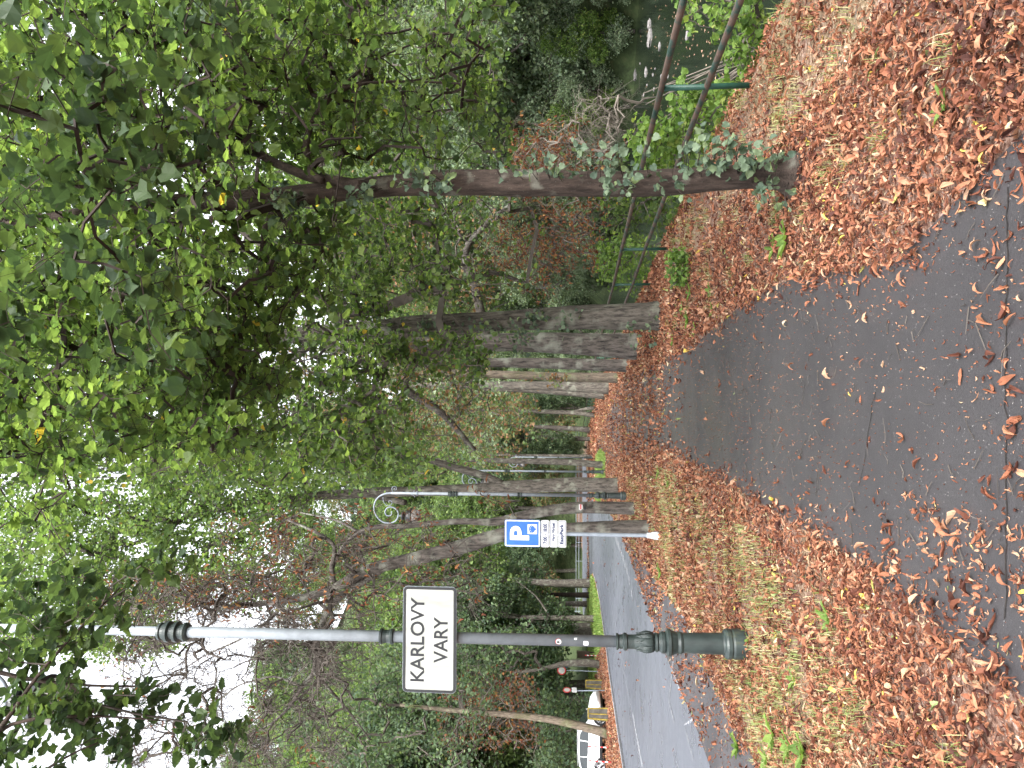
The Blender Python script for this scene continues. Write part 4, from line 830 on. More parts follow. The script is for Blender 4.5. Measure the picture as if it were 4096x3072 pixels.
row_tree('chestnut', 'leaning chestnut with a painted red and white trail mark on its trunk', [(2548, 2034, 58), (2500, 2033, 50), (2350, 2030, 46), (2250, 2035, 44), (2150, 2050, 42), (2050, 2075, 38), (1990, 2088, 34), (1950, 2090, 28), (1850, 2084, 24), (1700, 2095, 22), (1600, 2108, 20), (1540, 2100, 20), (1470, 2112, 18), (1400, 2150, 16), (1340, 2230, 14), (1320, 2330, 10)], YB,
         [box_pts(1100, 1800, 2020, 2330, YB - 2, YB + 3, 110), box_pts(1900, 2080, 1950, 2020, YB - 3, YB - 2, 8), box_pts(850, 1200, 2050, 2250, YB - 2, YB + 3, 50)], 'rust', CURL, .15, 4, .3, 'bark_rough', ntw=5, droop=1.2, limbs=([(1440, 2130, 12), (1350, 2080, 9), (1200, 2050, 6)],), rt=.006, thin=1.3)
tb = [o for o in COL.objects if o.get('label', '').startswith('leaning chestnut')][0]
mk = at(2323, 2030, YB - .22); k = YB / FPX * .2411
def mark(poly, material, name, dy): 
    P = [(mk[0] - (p[1] - 540) * k - tb.location.x, (p[0] - 1500) * -k + mk[2]) for p in poly]; 
    o = MB().prism(P[::-1], .03, Matrix.Translation((0, mk[1] - tb.location.y - dy, 0))).build(name, material, tb, rel=False)
mark([(1470, 490), (1530, 495), (1532, 560), (1502, 588), (1470, 575)], M['white'], 'trail_mark', .0); mark([(1490, 490), (1510, 492), (1512, 565), (1502, 575), (1490, 568)], M['red'], 'trail_mark', .006); mark([(1552, 515), (1580, 520), (1588, 560), (1568, 584), (1548, 560)], M['black'], 'trail_mark', .0)
YA = gr(2596, 2113)[1]
row_tree('chestnut', 'big leaning chestnut with rusty leaves, its trunk rising behind the parking sign', [(2604, 2113, 72), (2560, 2112, 60), (2450, 2112, 54), (2300, 2116, 48), (2150, 2120, 46), (2040, 2128, 52), (1960, 2150, 56), (1850, 2185, 58), (1703, 2222, 54), (1580, 2250, 48), (1456, 2282, 44), (1400, 2318, 40), (1332, 2356, 34), (1209, 2393, 28), (1024, 2418, 20), (850, 2440, 12)], YA,
         [box_pts(1000, 1500, 2150, 2650, YA - 3, YA + 2, 190), box_pts(400, 1100, 2280, 3080, YA - 3, YA + 2, 520), box_pts(1050, 1350, 2500, 3080, YA - 3, YA + 1, 130), box_pts(1350, 1950, 2120, 2480, YA - 2.5, YA + 2, 90), box_pts(680, 960, 2300, 2460, YA - 2, YA + 2, 60), box_pts(1150, 1450, 2560, 2900, YA - 3, YA + 1, 30)], 'rust', CURL, .15, 5, .38, 'bark_rough', ntw=7, bare=lambda p: np.where(p[:, 0] / p[:, 1] < (1536 - 2480) / FPX, .955, .45), droop=1.2,
         limbs=([(1560, 2255, 30), (1450, 2330, 28), (1395, 2360, 28), (1330, 2410, 26), (1290, 2480, 24), (1265, 2600, 22), (1258, 2700, 20), (1210, 2740, 18), (1160, 2830, 12), (1080, 2900, 8), (950, 2960, 5)], [(1340, 2352, 26), (1320, 2280, 22), (1350, 2180, 16), (1250, 2120, 12), (1150, 2080, 8)], [(1258, 2690, 14), (1330, 2770, 11), (1400, 2850, 8), (1480, 2960, 5)], [(1310, 2440, 16), (1240, 2380, 12), (1190, 2290, 8), (1130, 2210, 5)], [(1150, 2400, 16), (1080, 2480, 12), (960, 2560, 9), (820, 2620, 6), (700, 2700, 4)], [(1200, 2745, 10), (1100, 2700, 8), (950, 2740, 6), (820, 2850, 4)]), rt=.0062, thin=1.5)
row_tree('chestnut', 'dark furrowed trunk beside a far lamp post, between the path and the street', [(2412, 1862, 34), (2390, 1860, 27), (2300, 1850, 24), (2150, 1846, 22), (2000, 1842, 20), (1800, 1840, 12), (1600, 1836, 7)], 47, [box_pts(1500, 1950, 1780, 1900, 44, 52, 150)], 'lime_far', LM, .2, 9, .6, 'bark_grey', rt=.01)
row_tree('chestnut', 'narrow almost black trunk beside the farthest lamp post', [(2370, 1824, 13), (2340, 1824, 11), (2200, 1822, 10), (2050, 1820, 8), (1900, 1818, 5)], 80, [box_pts(1600, 2080, 1770, 1900, 76, 88, 200)], 'rustmix', LM, .3, 8, .9, 'bark_grey', rt=.012)
row_tree('chestnut', 'pale slanting trunk just behind the narrow black trunk near the bend', [(2385, 1852, 16), (2340, 1845, 12), (2250, 1840, 10), (2150, 1836, 8)], 66, [], None)

# ---- trees across the street (trunks seen under dark foliage)
X, Y, _ = gr(2421, 2925)
row_tree('ash', 'leaning grey trunk rising in front of the white car', [(2428, 2935, 44), (2400, 2925, 36), (2330, 2905, 32), (2200, 2875, 28), (2100, 2865, 25), (1950, 2850, 22), (1800, 2840, 18), (1600, 2820, 12)], 42.2, [box_pts(1150, 2000, 2600, 3200, 40, 48, 420)], 'dark', LM, .2, 12, .7, 'bark_moss', rt=.01)
row_tree('ash', 'short crooked pale trunk behind the red ringed sign', [(2402, 2660, 30), (2380, 2650, 30), (2340, 2650, 30), (2280, 2650, 26), (2220, 2662, 20), (2160, 2680, 14), (2050, 2690, 8)], 55, [box_pts(1500, 2150, 2500, 2800, 52, 62, 340)], 'dark', LM, .25, 12, .8, 'bark_grey', rt=.01)
row_tree('maple', 'almost black trunk standing on the tip of the lawn island', [(2362, 2381, 26), (2340, 2381, 22), (2290, 2380, 19), (2240, 2378, 16), (2100, 2375, 10)], 96, [box_pts(1700, 2180, 2250, 2480, 90, 104, 420)], 'dark', LM, .4, 11, 1.2, 'twig_dark', rt=.014)
row_tree('maple', 'broad brownish trunk on the lawn island between the black trunk and the bowed trunk', [(2350, 2416, 26), (2330, 2416, 21), (2290, 2416, 20), (2240, 2416, 18), (2100, 2420, 10)], 112, [box_pts(1850, 2230, 2350, 2520, 106, 120, 240)], 'rustmix', LM, .45, 9, 1.2, 'bark_grey', rt=.014)
row_tree('maple', 'bowed dark trunk curving up from the edge of the lawn', [(2346, 2480, 16), (2338, 2470, 15), (2320, 2459, 15), (2300, 2454, 15), (2270, 2450, 14), (2200, 2448, 10), (2100, 2450, 7)], 108, [box_pts(1850, 2230, 2420, 2600, 104, 114, 300)], 'willow', LM, .4, 11, 1.2, 'bark_lime', rt=.014)
row_tree('maple', 'dark upright trunk beside the bright white post', [(2340, 2517, 20), (2300, 2515, 18), (2240, 2513, 16), (2100, 2510, 10)], 112, [box_pts(1750, 2240, 2480, 2640, 108, 120, 320)], 'dark', LM, .4, 11, 1.2, 'bark_lime', rt=.014)

# ---- background trees: a few kinds, each grown once, copied with their trunk and crown
def proto_tree(name, h, cr, leafm, nclus, per, size, seed, low=.15, twigm='twig', sparse=-1.0, droop=.5, lean=.0, squash=1.0):
    global rng
    rng = np.random.default_rng(seed); g = empty(name); r0 = h * .017
    tr = [(0, 0, -.3), (.05 * h * .2, 0, h * .15), (lean * h * .5, .1, h * .4), (lean * h, 0, h * .7), (lean * h * 1.1, 0, h * .92)]
    L = [(tr, [r0 * 1.3, r0, r0 * .8, r0 * .5, r0 * .15])]
    for i in range(6):
        a = i * 2.4 + seed; z = h * (.28 + .09 * i); b_ = np.array([np.interp(z, [0, h * .7], [0, lean * h]), 0, z]); d = np.array([math.cos(a), math.sin(a), .7])
        L.append(([b_, b_ + d * cr * .35, b_ + d * cr * .6 + np.array([0, 0, .2]) * cr], [r0 * .5, r0 * .3, r0 * .1]))
    lob = []
    for i in range(14):
        a = rng.uniform(0, 6.28); z = h * rng.uniform(low + .12, .92); rr = cr * .62 * math.sqrt(max(.1, 1 - ((z / h - .5) / .6) ** 2)) * rng.uniform(.3, 1.05)
        lob.append(blob((rr * math.cos(a), rr * math.sin(a), z), (cr * .42, cr * .42, h * .13 * squash), nclus // 14, gap=sparse, sc=.7, seed=i, hollow=.3))
    pts = np.concatenate(lob); pts = pts[pts[:, 2] > h * low]
    grow(g, L, pts, M[twigm], M['bark_grey'], M[leafm], LF, size, per, cr * .085, .012, .12, droop, .9, wob=.04, sides=8, step=.8, thin=1.2)
    return g
PT = {'dark': proto_tree('broadleaf_tree', 22, 7.5, 'dark', 1300, 15, .36, 11, .06), 'green': proto_tree('broadleaf_tree', 24, 8, 'lime_far', 1300, 15, .36, 12, .12),
      'willow': proto_tree('willow_tree', 15, 6.5, 'willow', 1300, 16, .26, 13, .02, droop=1.6), 'turned': proto_tree('chestnut_tree', 20, 7, 'rustmix', 1100, 9, .34, 14, .12), 'fresh': proto_tree('broadleaf_tree', 17, 6, 'bright', 1100, 15, .32, 15, .08)}
rng = np.random.default_rng(99)
for g in PT.values(): g.location = (0, -900, 0)
used = {k: False for k in PT}
def put(kind, X, Y, sc, lb, grp, z=None, cat='tree'):
    o = PT[kind] if not used[kind] else copy_tree(PT[kind]); used[kind] = True
    z = float(height(X, Y)) if z is None else z; o.location = (X, Y, z - .2); o.rotation_euler.z = rng.uniform(0, 6.28); s = sc * rng.uniform(.92, 1.08); o.scale = (s, s, s * rng.uniform(.95, 1.1))
    tag(o, lb, cat, grp); return o
D1 = ('dark', 'dark broadleaf tree crowding the slope behind the parked car', 'trees behind the parked car')
for (X, Y, s, k) in ((-34, 58, 1.0, 'dark'), (-27, 62, .9, 'dark'), (-40, 66, 1.2, 'green'), (-33, 74, 1.1, 'green'), (-22.5, 70, .75, 'dark'), (-48, 74, 1.3, 'dark'), (-44, 60, 1.0, 'green'), (-28, 84, 1.1, 'green'), (-37, 90, 1.2, 'turned'), (-52, 96, 1.5, 'green'), (-62, 84, 1.5, 'dark'), (-36, 54, .7, 'dark'), (-31, 66, 1.0, 'green'), (-26, 76, 1.0, 'green'), (-24, 88, 1.1, 'green'), (-55, 66, 1.4, 'green'), (-43, 80, 1.5, 'dark'), (-34, 100, 1.3, 'green'),  (-46, 108, 1.3, 'green'), (-60, 120, 1.5, 'green')):
    lb = {'dark': D1[1], 'green': 'paler green broadleaf tree filling the slope above the parked car', 'turned': 'half rusty chestnut among the green trees above the parked car'}[k]; put(k, X, Y, s, lb, {'dark': D1[2], 'green': 'pale trees above the parked car', 'turned': None}[k])
for i, (X, Y, s, k) in enumerate(((-84, 166, 1.1, 'dark'), (-74, 170, 1.1, 'turned'), (-66, 164, .9, 'dark'), (-58, 172, 1.2, 'green'), (-50, 164, 1.0, 'dark'), (-43, 168, 1.2, 'turned'), (-36, 162, 1.0, 'dark'), (-29, 170, 1.3, 'green'), (-22, 160, 1.0, 'turned'), (-15, 152, 1.2, 'dark'), (-9, 146, 1.1, 'turned'), (-80, 190, 1.5, 'green'), (-64, 195, 1.6, 'green'), (-46, 190, 1.5, 'green'), (-30, 195, 1.7, 'green'), (-12, 185, 1.6, 'green'), (2, 150, 1.2, 'willow'), (4, 170, 1.5, 'green'), (-95, 205, 1.9, 'green'), (-55, 225, 1.9, 'green'), (-20, 225, 1.9, 'green'), (10, 205, 1.8, 'green'))):
    g = {'dark': 'dark broadleaf tree in the wood beyond the side road', 'green': 'tall green tree of the wood beyond the side road', 'turned': 'rusty tinged chestnut in the wood beyond the side road', 'willow': 'grey-green tree where the far bank meets the wood'}[k]
    put(k, X, Y, s, g, None if k == 'willow' else k + ' trees of the wood beyond the side road')
for Y in np.arange(27, 84, 2.6):
    put('willow', float(far_bank(Y)) + rng.uniform(.6, 1.6), Y, rng.uniform(.2, .34), 'low grey-green shrub growing out over the far waterline of the river', 'shrubs along the far waterline', z=-1.3, cat='shrub').name = 'riverside_shrub'
for Y in np.arange(26, 60, 3.4):
    put('fresh', float(far_bank(Y)) + rng.uniform(.5, 2), Y, rng.uniform(.2, .3), 'low fresh green shrub under the trees of the far river bank', 'fresh green shrubs of the far river bank', z=-1.1, cat='shrub').name = 'riverside_shrub'
HILL = []
for Y in (178, 190, 203, 216, 230, 246, 262):
    for X in np.arange(-.62 * Y - 6, 40, 11.5): HILL.append((X + rng.uniform(-4, 4), Y + rng.uniform(-5, 5), rng.uniform(.95, 1.4), rng.choice(['dark', 'green', 'green', 'turned', 'willow'])))
for X, Y, s, k in HILL:
    put(k, X, Y, s, {'dark': 'dark tree among the hundreds on the steep wooded slope behind everything', 'green': 'mid green tree among the hundreds on the steep wooded slope behind everything', 'turned': 'rust-tinged tree among the hundreds on the steep wooded slope behind everything', 'willow': 'grey-green tree among the hundreds on the steep wooded slope behind everything'}[k], k + ' trees covering the steep slope')
for i, (dx, Y, s, k) in enumerate(((1.2, 36, .62, 'willow'), (2.6, 41, .75, 'willow'), (1.3, 47, .7, 'willow'), (2.2, 53, .85, 'willow'), (1.2, 60, .7, 'willow'), (3.2, 67, 1.0, 'willow'), (1.5, 76, .85, 'willow'), (2.5, 88, 1.0, 'green'), (2.0, 100, 1.0, 'willow'), (2.5, 116, 1.1, 'green'), (3, 132, 1.1, 'willow'), (4.2, 33, .9, 'willow'), (6.5, 46, 1.2, 'willow'), (7.5, 60, 1.1, 'green'), (10, 40, 1.2, 'fresh'), (9, 75, 1.4, 'green'), (8, 95, 1.3, 'green'), (7, 29, .9, 'willow'))):
    lb = {'willow': 'grey-green tree trailing its foliage down to the far edge of the river', 'dark': 'dark tree on the far bank upstream', 'green': 'green tree standing back from the far river bank', 'fresh': 'yellow-green tree on the far slope across the river'}[k]
    put(k, float(far_bank(Y)) + dx, Y, s, lb, None if k == 'fresh' else k + ' trees on the far river bank')
for i, (X, Y, s, k) in enumerate(((32, 62, 1.3, 'green'), (42, 52, 1.3, 'fresh'), (30, 84, 1.4, 'fresh'), (48, 74, 1.5, 'green'), (44, 100, 1.6, 'green'), (25, 108, 1.5, 'green'), (62, 90, 1.6, 'green'), (34, 132, 1.7, 'green'), (58, 130, 1.8, 'dark'), (78, 118, 1.8, 'green'), (54, 60, 1.4, 'green'), (20, 150, 1.6, 'green'), (40, 42, 1.0, 'green'), (36, 36, .9, 'willow'))):
    lb = {'green': 'green tree high on the wooded hillside across the river', 'fresh': 'sunlit yellow-green tree part way up the hillside across the river', 'willow': 'grey-green tree low on the hillside across the river', 'dark': 'dark conifer-like tree on the hillside across the river'}[k]
    put(k, X, Y, s, lb, k + ' trees on the hillside across the river')
for (dx, Y, s, k) in ((-2.2, 92, .55, 'dark'), (-2, 118, .7, 'willow'), (1.8, 80, .35, 'dark'), (1.5, 60, .3, 'willow'), (1.6, 48, .3, 'dark'), (1.2, 104, .5, 'dark')):
    X = float(rail_x(Y)) + dx + (1.5 if dx > 0 else 0); put(k, X, Y, s, {'dark': 'low dark tree leaning over the railing upstream', 'willow': 'low grey-green tree beside the railing upstream'}[k], k + ' low trees along the railing', cat='tree')
for k, u in used.items():
    if not u: raise RuntimeError(k)

# ---- bushes on the river bank
def bush(name, label, base, clouds, leafm, size, per, spread, twigm='twig', rt=.004, proto=LB, droop=.2, rmax=.03, cat='bush', flat=1.0, tilt=.8, ntw=2):
    clouds = [c[c[:, 0] > rail_x(c[:, 1]) + .3] if c[0, 0] > 0 and name != 'yellow_green_shrub' else c for c in clouds]; clouds = [c for c in clouds if len(c)]
    g = tree(name, label, cat, base); b_ = np.array(base, float); L = []
    for i in range(5):
        a = rng.uniform(0, 6.28); c = clouds[i % len(clouds)].mean(0); e = b_ * .45 + c * .55 + rng.normal(0, .15, 3); L.append(([b_ + [.1 * math.cos(a), .1 * math.sin(a), -.1], b_ * .7 + e * .3 + rng.normal(0, .05, 3), e], [.024, .014, .006]))
    grow(g, L, np.concatenate(clouds), M[twigm], M[twigm], M[leafm] if leafm else None, proto, size, per, spread, rt, rmax, droop, tilt, wob=0, sides=7, step=.2, flat=flat, ntw=ntw); return g
bush('alder_bush', 'bright green bush sprawling behind the railing next to the lime trunk', (4.6, 9.6, -1.2), [box_pts(2690, 2980, 340, 680, 8.0, 10.5, 120), box_pts(2530, 2700, 480, 700, 8.5, 11, 80), box_pts(2620, 2960, 560, 900, 9.5, 13.5, 170)], 'bright', .085, 12, .16)
bush('alder_bush', 'leafy bush hanging into the frame beyond the nearest railing panel', (5.0, 6.6, -.8), [box_pts(2700, 3060, -160, 110, 7.0, 8.6, 60), box_pts(2860, 3060, 60, 240, 7.4, 8.4, 22), box_pts(2890, 3040, 230, 350, 7.6, 8.6, 14)], 'bright', .07, 9, .12)
bush('alder_bush', 'mid green bush behind the railing between the two nearest trunks', (4.0, 13.2, -.9), [box_pts(2430, 2700, 780, 990, 12.0, 15, 110)], 'lime', .09, 12, .2, proto=LM)
bush('alder_bush', 'green bush beyond the railing just before the second trunk', (3.7, 18, -.9), [box_pts(2400, 2600, 960, 1240, 16, 21, 150)], 'bright', .1, 12, .25, proto=LM)
bush('chestnut_bush', 'half bare chestnut with pale twigs and rusty leaves leaning over the water', (5.2, 11.2, -1.4), [box_pts(2060, 2450, 560, 1000, 10.5, 14, 230), box_pts(2050, 2330, 480, 700, 11, 13, 80)], 'rust', .1, 5, .2, 'twig_pale', .0028, CURL, 1.0, cat='tree', ntw=5)
bush('chestnut_bush', 'bare curving pale boughs hanging towards the water below the rusty leaves', (5.4, 12.4, -1.4), [box_pts(2280, 2480, 370, 620, 11.5, 13.5, 75), box_pts(2380, 2560, 340, 520, 11.8, 13, 8)], None, .1, 1, .3, 'twig_pale', .003, LM, .4, cat='tree', ntw=4)
bush('chestnut_bush', 'rusty leaved chestnut bough beyond the railing behind the near lime trunk', (4.6, 16.5, -1.2), [box_pts(2000, 2400, 830, 1080, 14.5, 20, 150), box_pts(1900, 2300, 900, 1240, 17, 22, 170)], 'rust', .12, 6, .25, 'twig', .0035, CURL, .8, cat='tree', ntw=5)
bush('yellow_green_shrub', 'low bright yellow-green shrub growing on the leaf-covered verge', gr(2752, 1065), [box_pts(2665, 2775, 1000, 1140, 10.9, 11.9, 70)], 'bright', .06, 10, .07)
M_dark = None
bush('elder_bush', 'dark green bush hanging behind the bollards across the street', (-26, 52, 0), [box_pts(2150, 2360, 2780, 3150, 49, 58, 360), box_pts(1980, 2300, 2560, 3150, 64, 74, 330)], 'dark', .22, 12, .7, 'twig_dark', .008, LM)
bush('elder_bush', 'paler green bush across the street beyond the lawn island', (-40, 118, 0), [box_pts(2070, 2240, 2420, 2560, 112, 124, 260)], 'lime_far', .4, 12, 1.0, 'twig', .01, LM)
bush('elder_bush', 'rusty twiggy thicket above the parked car', (-30, 50, .5), [box_pts(1750, 2150, 2680, 3000, 44, 52, 330)], 'rust', .18, 4, .6, 'twig_pale', .008, LM, .8)

# ---- stones in the river
M['stone'] = plain('river_stone', (.15, .14, .135), .85, .3, var=.3, scale=7, bmp=.5)
def stone(x, y, w, h, lb=None):
    X, Y, _ = gr(x, y, -1.5); n = 12; V = []; F = []; s = Y / FPX; a = w * s / 2; c_ = max(.03, h * s * .45)
    mb = MB(); prof = [(a * 1.0, -.15), (a, .0), (a * .93, c_ * .45), (a * .6, c_ * .85), (a * .2, c_)]; mb.lathe(prof, n=n, flat=.7); V = mb.v[0]; V += rng.normal(0, a * .09, V.shape) * [1, 1, .5]
    o = mesh_obj('river_stone', V, mb.f, M['stone']); o.location = (X, Y, -1.5); o.rotation_euler.z = rng.uniform(0, 3); return tag(o, lb or 'small pale stone breaking the surface of the river', 'stone', None if lb else 'small stones in the river')
stone(2597, 95, 50, 14, 'long mossy stone lying at the far waterline'); stone(2598, 150, 90, 16, 'broad grassy stone row below the far bank foliage'); stone(2638, 185, 34, 10, 'pointed pale stone in mid river'); stone(2747, 145, 44, 12, 'stone with plant debris caught on it, nearest to the railing')
for (x, y, w) in ((2583, 290, 40), (2540, 300, 48), (2612, 300, 16), (2616, 357, 22), (2671, 305, 18), (2645, 308, 30), (2574, 380, 16), (2620, 275, 10), (2560, 255, 10), (2588, 340, 12), (2535, 180, 50), (2548, 60, 30)): stone(x, y, w, w * .25)
V, F, q = scatter(LF, (lambda p: np.stack([p[:, 0], p[:, 1], np.full(len(p), -1.49)], 1))(np.array([gr(x, y, -1.5) for x, y in zip(rng.uniform(2560, 2900, 260), rng.uniform(-40, 520, 260))])), frames(np.tile([0, 0, 1.0], (260, 1)) + rng.normal(0, .05, (260, 3)), rng.normal(size=(260, 3))), rng.uniform(.04, .1, 260), rng.uniform(.9, .97, 260))
tag(mesh_obj('floating_leaves', V, F, M['litter'], rnd=q), kind='stuff')

# ---- fallen leaves
def in_poly(P, poly):
    poly = np.asarray(poly)[:, :2]; x, y = P[:, 0], P[:, 1]; c = np.zeros(len(P), bool); j = len(poly) - 1
    for i in range(len(poly)):
        xi, yi = poly[i]; xj, yj = poly[j]; m = ((yi > y) != (yj > y)) & (x < (xj - xi) * (y - yi) / (yj - yi + 1e-12) + xi); c ^= m; j = i
    return c
PATH = np.concatenate([PL, PR[::-1]]); STREET = np.array(street_poly); PAV = np.concatenate([np.array(verge), np.array(near[:10])[::-1]])
def cand(y0, y1, dens, xmax=None):
    w1 = .56 * y1 + .4; n = int(dens * 2 * w1 * (y1 - y0)); P = np.stack([rng.uniform(-w1, w1, n), rng.uniform(y0, y1, n)], 1); return P[np.abs(P[:, 0]) < .56 * P[:, 1] + .4]
def dens_at(P):
    X, Y = P.T; e_r = X - np.interp(Y, PR[:, 1], PR[:, 0]); e_l = np.interp(Y, PL[:, 1], PL[:, 0]) - X; edge = np.minimum(-e_r, -e_l)  # >0 inside the path
    Q = np.c_[P, np.zeros(len(P))]; n1 = lump(Q, 1.1, 1.0); n2 = lump(Q, 3.3, 5.0); n3 = lump(Q, .45, 8)
    d = np.where(n1 + .6 * n2 > -.3, 1.0, .72)
    ins = (edge > 0); far = np.clip((Y - 11.5) / 7, 0, 1)
    pth = .008 + .02 * (n2 > .7) + .6 * np.exp(-np.clip(edge + .07 * n2, 0, 9) / .07) + .9 * far * np.clip(.55 + .35 * n1 + .3 * n2, 0, 1) + .3 * np.clip((3.4 - Y), 0, 1) * (n2 > 0) 
    pth = np.where((X < -.55) & (Y < 4.2), pth + .25 * (n2 > -.2), pth); d = np.where(ins, pth, d)
    pv = in_poly(P, PAV); stk = np.sin(X * 7 + Y * 3.4 + 1.5 * n1) + .6 * n2; d = np.where(pv, .05 + .5 * (stk > .35) * np.clip(.5 + .5 * n1, .3, 1) + .25 * (Y > 15), d); d = np.where(in_poly(P, STREET), .002 + .03 * (Y > 60) * 0, d)
    nearx = np.interp(P[:, 1], NE[:, 1], NE[:, 0]); 
    gm = (lump(Q, .8, 3.0) > -.25) & (X < -1.45) & (Y > 5); d = np.where(gm & ~pv & ~ins, d * np.clip(.68 + .3 * n2, .42, 1), d); d = np.where((X > rail_x(Y) - .9) & (Y < 13), d * np.clip(.45 + .25 * n2, .15, .8), d)
    d = np.where(X > rail_x(Y) + .9, .25, d); d = np.where(X > rail_x(Y) + 3.2, 0, d)
    for lw in LAWNS: d = np.where(in_poly(P, lw), .12, d)
    return d
LAWNS = [np.array([p[:2] for p in lawn_poly]), np.array([(-6.5, 44), (-4.2, 44), (-4.6, 52), (-6.4, 66), (-11, 70), (-9, 55)])]
parts = []
for (y0, y1, dn, sz, protos, lift) in ((1.9, 5.5, 2900, .053, LIT, .03), (5.5, 9, 1700, .056, LIT, .03), (9, 16, 820, .068, LIT2, .025), (16, 30, 340, .088, LIT2, .02), (30, 60, 150, .1, LIT2, .01), (60, 110, 22, .26, LIT2, .0)):
    P = cand(y0, y1, dn); d = dens_at(P); P = P[rng.uniform(0, 1, len(P)) < d]; n = len(P); 
    z = height(P[:, 0], P[:, 1]) + .006 + rng.uniform(0, lift, n) * (dens_at(P) > .5); which = rng.integers(0, len(protos), n)
    nn = rng.normal(0, .32, (n, 3)) + np.array([0, 0, 1.0]); ax = rng.normal(size=(n, 3)); s = sz * rng.choice([.3, .5, .75, 1.0, 1.4, 1.9], n, p=[.18, .24, .23, .18, .12, .05])
    col = rng.uniform(0, 1, n); col = np.where(col < .93, np.clip(col + .1 * lump(np.c_[P, z], 1.2, 2), 0, .95), col)
    for k in range(len(protos)):
        mk_ = which == k
        if mk_.sum(): parts.append(scatter(protos[k], np.c_[P[mk_], z[mk_]], frames(nn[mk_], ax[mk_]), s[mk_], col[mk_]))
    print('litter', y0, n)
P = cand(2, 12, 260); n = len(P); k_ = rng.uniform(0, 1, n) < .8; P = P[k_ & ~in_poly(P, STREET)]; n = len(P)
parts.append(scatter(LIT2[1], np.c_[P, height(P[:, 0], P[:, 1]) + .007], frames(rng.normal(0, .3, (n, 3)) + np.array([0, 0, 1.0]), rng.normal(size=(n, 3))), rng.uniform(.007, .024, n), rng.uniform(.2, .97, n)))
V, F, q = join(parts); tag(mesh_obj('leaf_litter', V, F, M['litter'], rnd=q, smooth=False), kind='stuff')
# twigs and leaf stalks lying about
n = 900; P = cand(2, 9, 40)[:n * 3]; P = P[(dens_at(P) < 2)][:n]; n = len(P); a = rng.uniform(0, 6.28, n); ln = rng.uniform(.03, .16, n); P0 = np.c_[P, height(P[:, 0], P[:, 1]) + .012]; P2 = P0 + np.c_[np.cos(a) * ln, np.sin(a) * ln, rng.uniform(0, .02, n)]; rr = rng.uniform(.0012, .003, n)
V, F = ribs(P0, (P0 + P2) / 2 + rng.normal(0, .012, (n, 3)) * [1, 1, .2], P2, rr, rr, rr * .6, 3); tag(mesh_obj('twig_litter', V, F, M['twig']), kind='stuff')

# ---- grass
def blades(P, h, w, lean=.5):
    n = len(P); a = rng.uniform(0, 6.28, n); d = np.c_[np.cos(a), np.sin(a), np.zeros(n)]; sd_ = np.c_[-np.sin(a), np.cos(a), np.zeros(n)]; l = rng.uniform(.2, 1.2, n)[:, None] * lean * h[:, None]
    b0 = P - sd_ * w[:, None]; b1 = P + sd_ * w[:, None]; m_ = P + d * l * .35 + np.c_[np.zeros((n, 2)), h * .62]; t_ = P + d * l + np.c_[np.zeros((n, 2)), h * (1 - .25 * np.minimum(1, l[:, 0] / (h + 1e-6)))]
    V = np.stack([b0, b1, m_ + sd_ * w[:, None] * .7, m_ - sd_ * w[:, None] * .7, t_ + sd_ * w[:, None] * .15, t_ - sd_ * w[:, None] * .15], 1).reshape(-1, 3); o = np.arange(n)[:, None] * 6
    return V, np.concatenate([o + [0, 1, 2, 3], o + [3, 2, 4, 5]]), None
Pg = []
P = cand(4.6, 16, 900); X, Y = P.T; Q = np.c_[P, np.zeros(len(P))]; e_l = np.interp(Y, PL[:, 1], PL[:, 0]) - X; ok = (e_l > .3) & ~in_poly(P, PAV) & ~in_poly(P, STREET) & (X < 0) & ((lump(Q, .8, 3.0) + .9 * lump(Q, 3.5, 1) + .5 * lump(Q, 9, 1)) > -.2 + .6 * np.clip((6.5 - Y) / 2, 0, 1) + rng.normal(0, .3, len(P))); P = P[ok]; P = P[rng.uniform(0, 1, len(P)) < .55]; Pg.append((P, .07, .003, P[:, 1]))
P = cand(16, 45, 60); X, Y = P.T; e_l = np.interp(Y, PL[:, 1], PL[:, 0]) - X; Q = np.c_[P, np.zeros(len(P))]; ok = (e_l > .6) & ~in_poly(P, PAV) & ~in_poly(P, STREET) & (X < 0) & (lump(Q, .5, 3) > .1) & (X > np.interp(Y, NE[:, 1][:10], NE[:, 0][:10])); P = P[ok]; Pg.append((P, .1, .006, P[:, 1]))
# tufts on the river side
T = []
for _ in range(120):
    Yc = rng.uniform(3, 14); Xc = rng.uniform(np.interp(Yc, PR[:, 1], PR[:, 0]) + .3, float(rail_x(Yc)) + .6); T.append(np.array([Xc, Yc]) + rng.normal(0, .05, (rng.integers(12, 45), 2)))
for _ in range(70):
    Yc = rng.uniform(3.2, 8); Xc = rng.uniform(-3.6, -1.5); T.append(np.array([Xc, Yc]) + rng.normal(0, .06, (rng.integers(12, 45), 2)))
T = np.concatenate(T); Pg.append((T, .075, .002, T[:, 1]))
E_ = []
for Yc in np.arange(5, 40, .12): E_.append(np.array([float(rail_x(Yc)) + rng.uniform(.3, 2.2), Yc]) + rng.normal(0, .08, (22, 2)))
E_ = np.concatenate(E_); Pg.append((E_, .16, .003, E_[:, 1]))
VV = []; FF = []; QQ = []; o_ = 0
for P, h, w, _ in Pg:
    n = len(P); V, F, _x = blades(np.c_[P, height(P[:, 0], P[:, 1]) + .01], h * rng.uniform(.5, 1.5, n), np.full(n, w), .7); VV.append(V); FF.append(F + o_); QQ.append(np.repeat(np.clip(rng.uniform(0, 1, n) + .2 * lump(np.c_[P, P[:, 0]], 2, 1), 0, 1), 6)); o_ += len(V)
tag(mesh_obj('grass', np.concatenate(VV), np.concatenate(FF), M['grass'], rnd=np.concatenate(QQ)), kind='stuff')
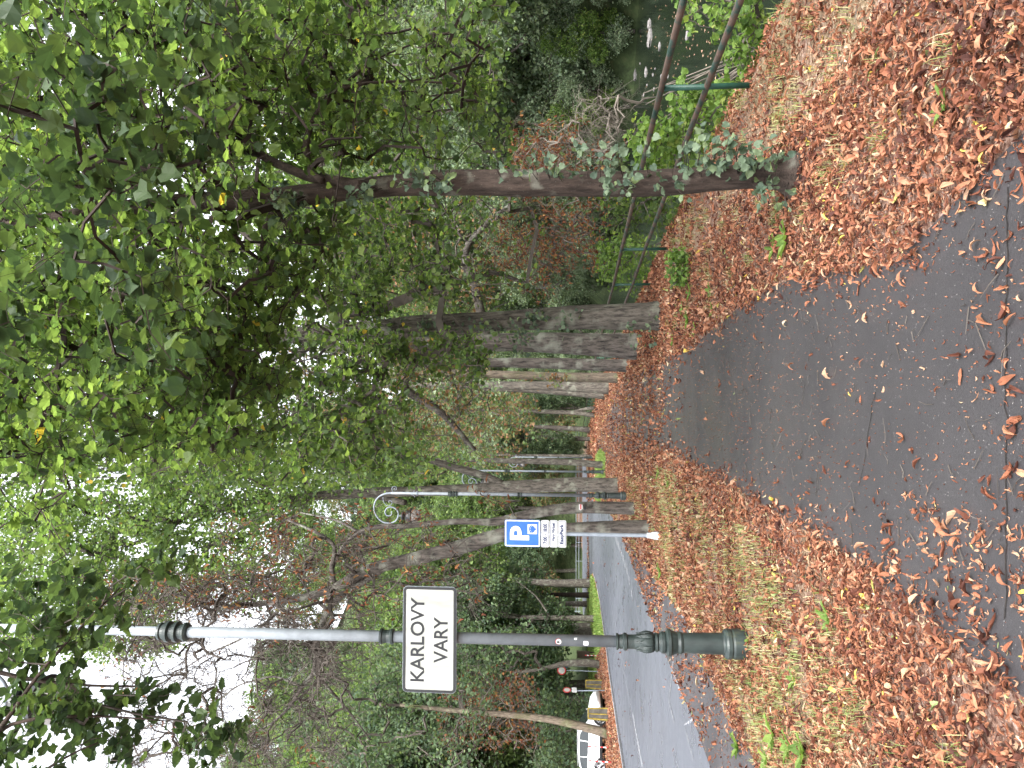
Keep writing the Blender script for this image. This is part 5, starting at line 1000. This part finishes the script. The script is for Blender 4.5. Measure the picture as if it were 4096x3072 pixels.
VV = []; FF = []; QQ = []; o_ = 0
for lw, n, h, w in ((LAWNS[0], 26000, .3, .03), (LAWNS[1], 5000, .16, .015), (np.array([(-31, 70), (-26.5, 70), (-27, 82), (-36, 82)]), 3000, .25, .03)):
    lo, hi = lw.min(0), lw.max(0); P = rng.uniform(lo, hi, (n * 2, 2)); P = P[in_poly(P, lw)][:n]; n = len(P); V, F, _x = blades(np.c_[P, np.full(n, .012)], h * rng.uniform(.4, 1.2, n), np.full(n, w)); VV.append(V); FF.append(F + o_); QQ.append(np.repeat(rng.uniform(0, 1, n), 6)); o_ += len(V)
tag(mesh_obj('lawn_grass', np.concatenate(VV), np.concatenate(FF), M['lawn'], rnd=np.concatenate(QQ)), kind='stuff')
# broad-leaved weeds in the verge
def rosette(x, y, s, n, lb):
    X, Y, _ = gr(x, y); a = np.linspace(0, 6.28, n, endpoint=False) + rng.uniform(0, .5, n); ax = np.c_[np.cos(a), np.sin(a), rng.uniform(.2, .9, n)]; nn = np.c_[-np.cos(a) * .5, -np.sin(a) * .5, np.ones(n)]
    st = leaf_litter(5, 4)[0] * 0; lv = LB[0] * np.array([1.3, .55, 1]); V, F, q = scatter((lv, LB[1]), np.tile([0, 0, .015], (n, 1)) + ax * .02, frames(nn, ax), s * rng.uniform(.7, 1.2, n), rng.uniform(.2, .95, n))
    o = mesh_obj('weed', V, F, M['bright'], rnd=q); o.location = (X, Y, 0); tag(o, lb, 'weed', 'broad-leaved weeds in the verge')
WL = 'low broad-leaved weed growing through the fallen leaves of the verge'
for (x, y, s, n) in ((3160, 955, .12, 7), (3110, 985, .1, 6), (2760, 1280, .1, 9), (2790, 1320, .08, 7), (2770, 1165, .09, 8), (2850, 1165, .08, 6), (2740, 1230, .08, 7), (2650, 2290, .14, 7), (2960, 2990, .1, 7), (3110, 2950, .12, 7), (3170, 2985, .1, 6), (3230, 3010, .12, 7), (3190, 2720, .07, 5), (3330, 2480, .08, 5), (2990, 2600, .06, 5), (3005, 2560, .05, 4), (2700, 1360, .08, 7), (2680, 1930, .09, 7), (2640, 1890, .1, 7), (3080, 3040, .1, 7), (2860, 1240, .07, 6), (3800, 410, .06, 5)): rosette(x, y, s, n, WL)
print('tris', sum(len(o.data.polygons) for o in COL.objects if o.type == 'MESH'))
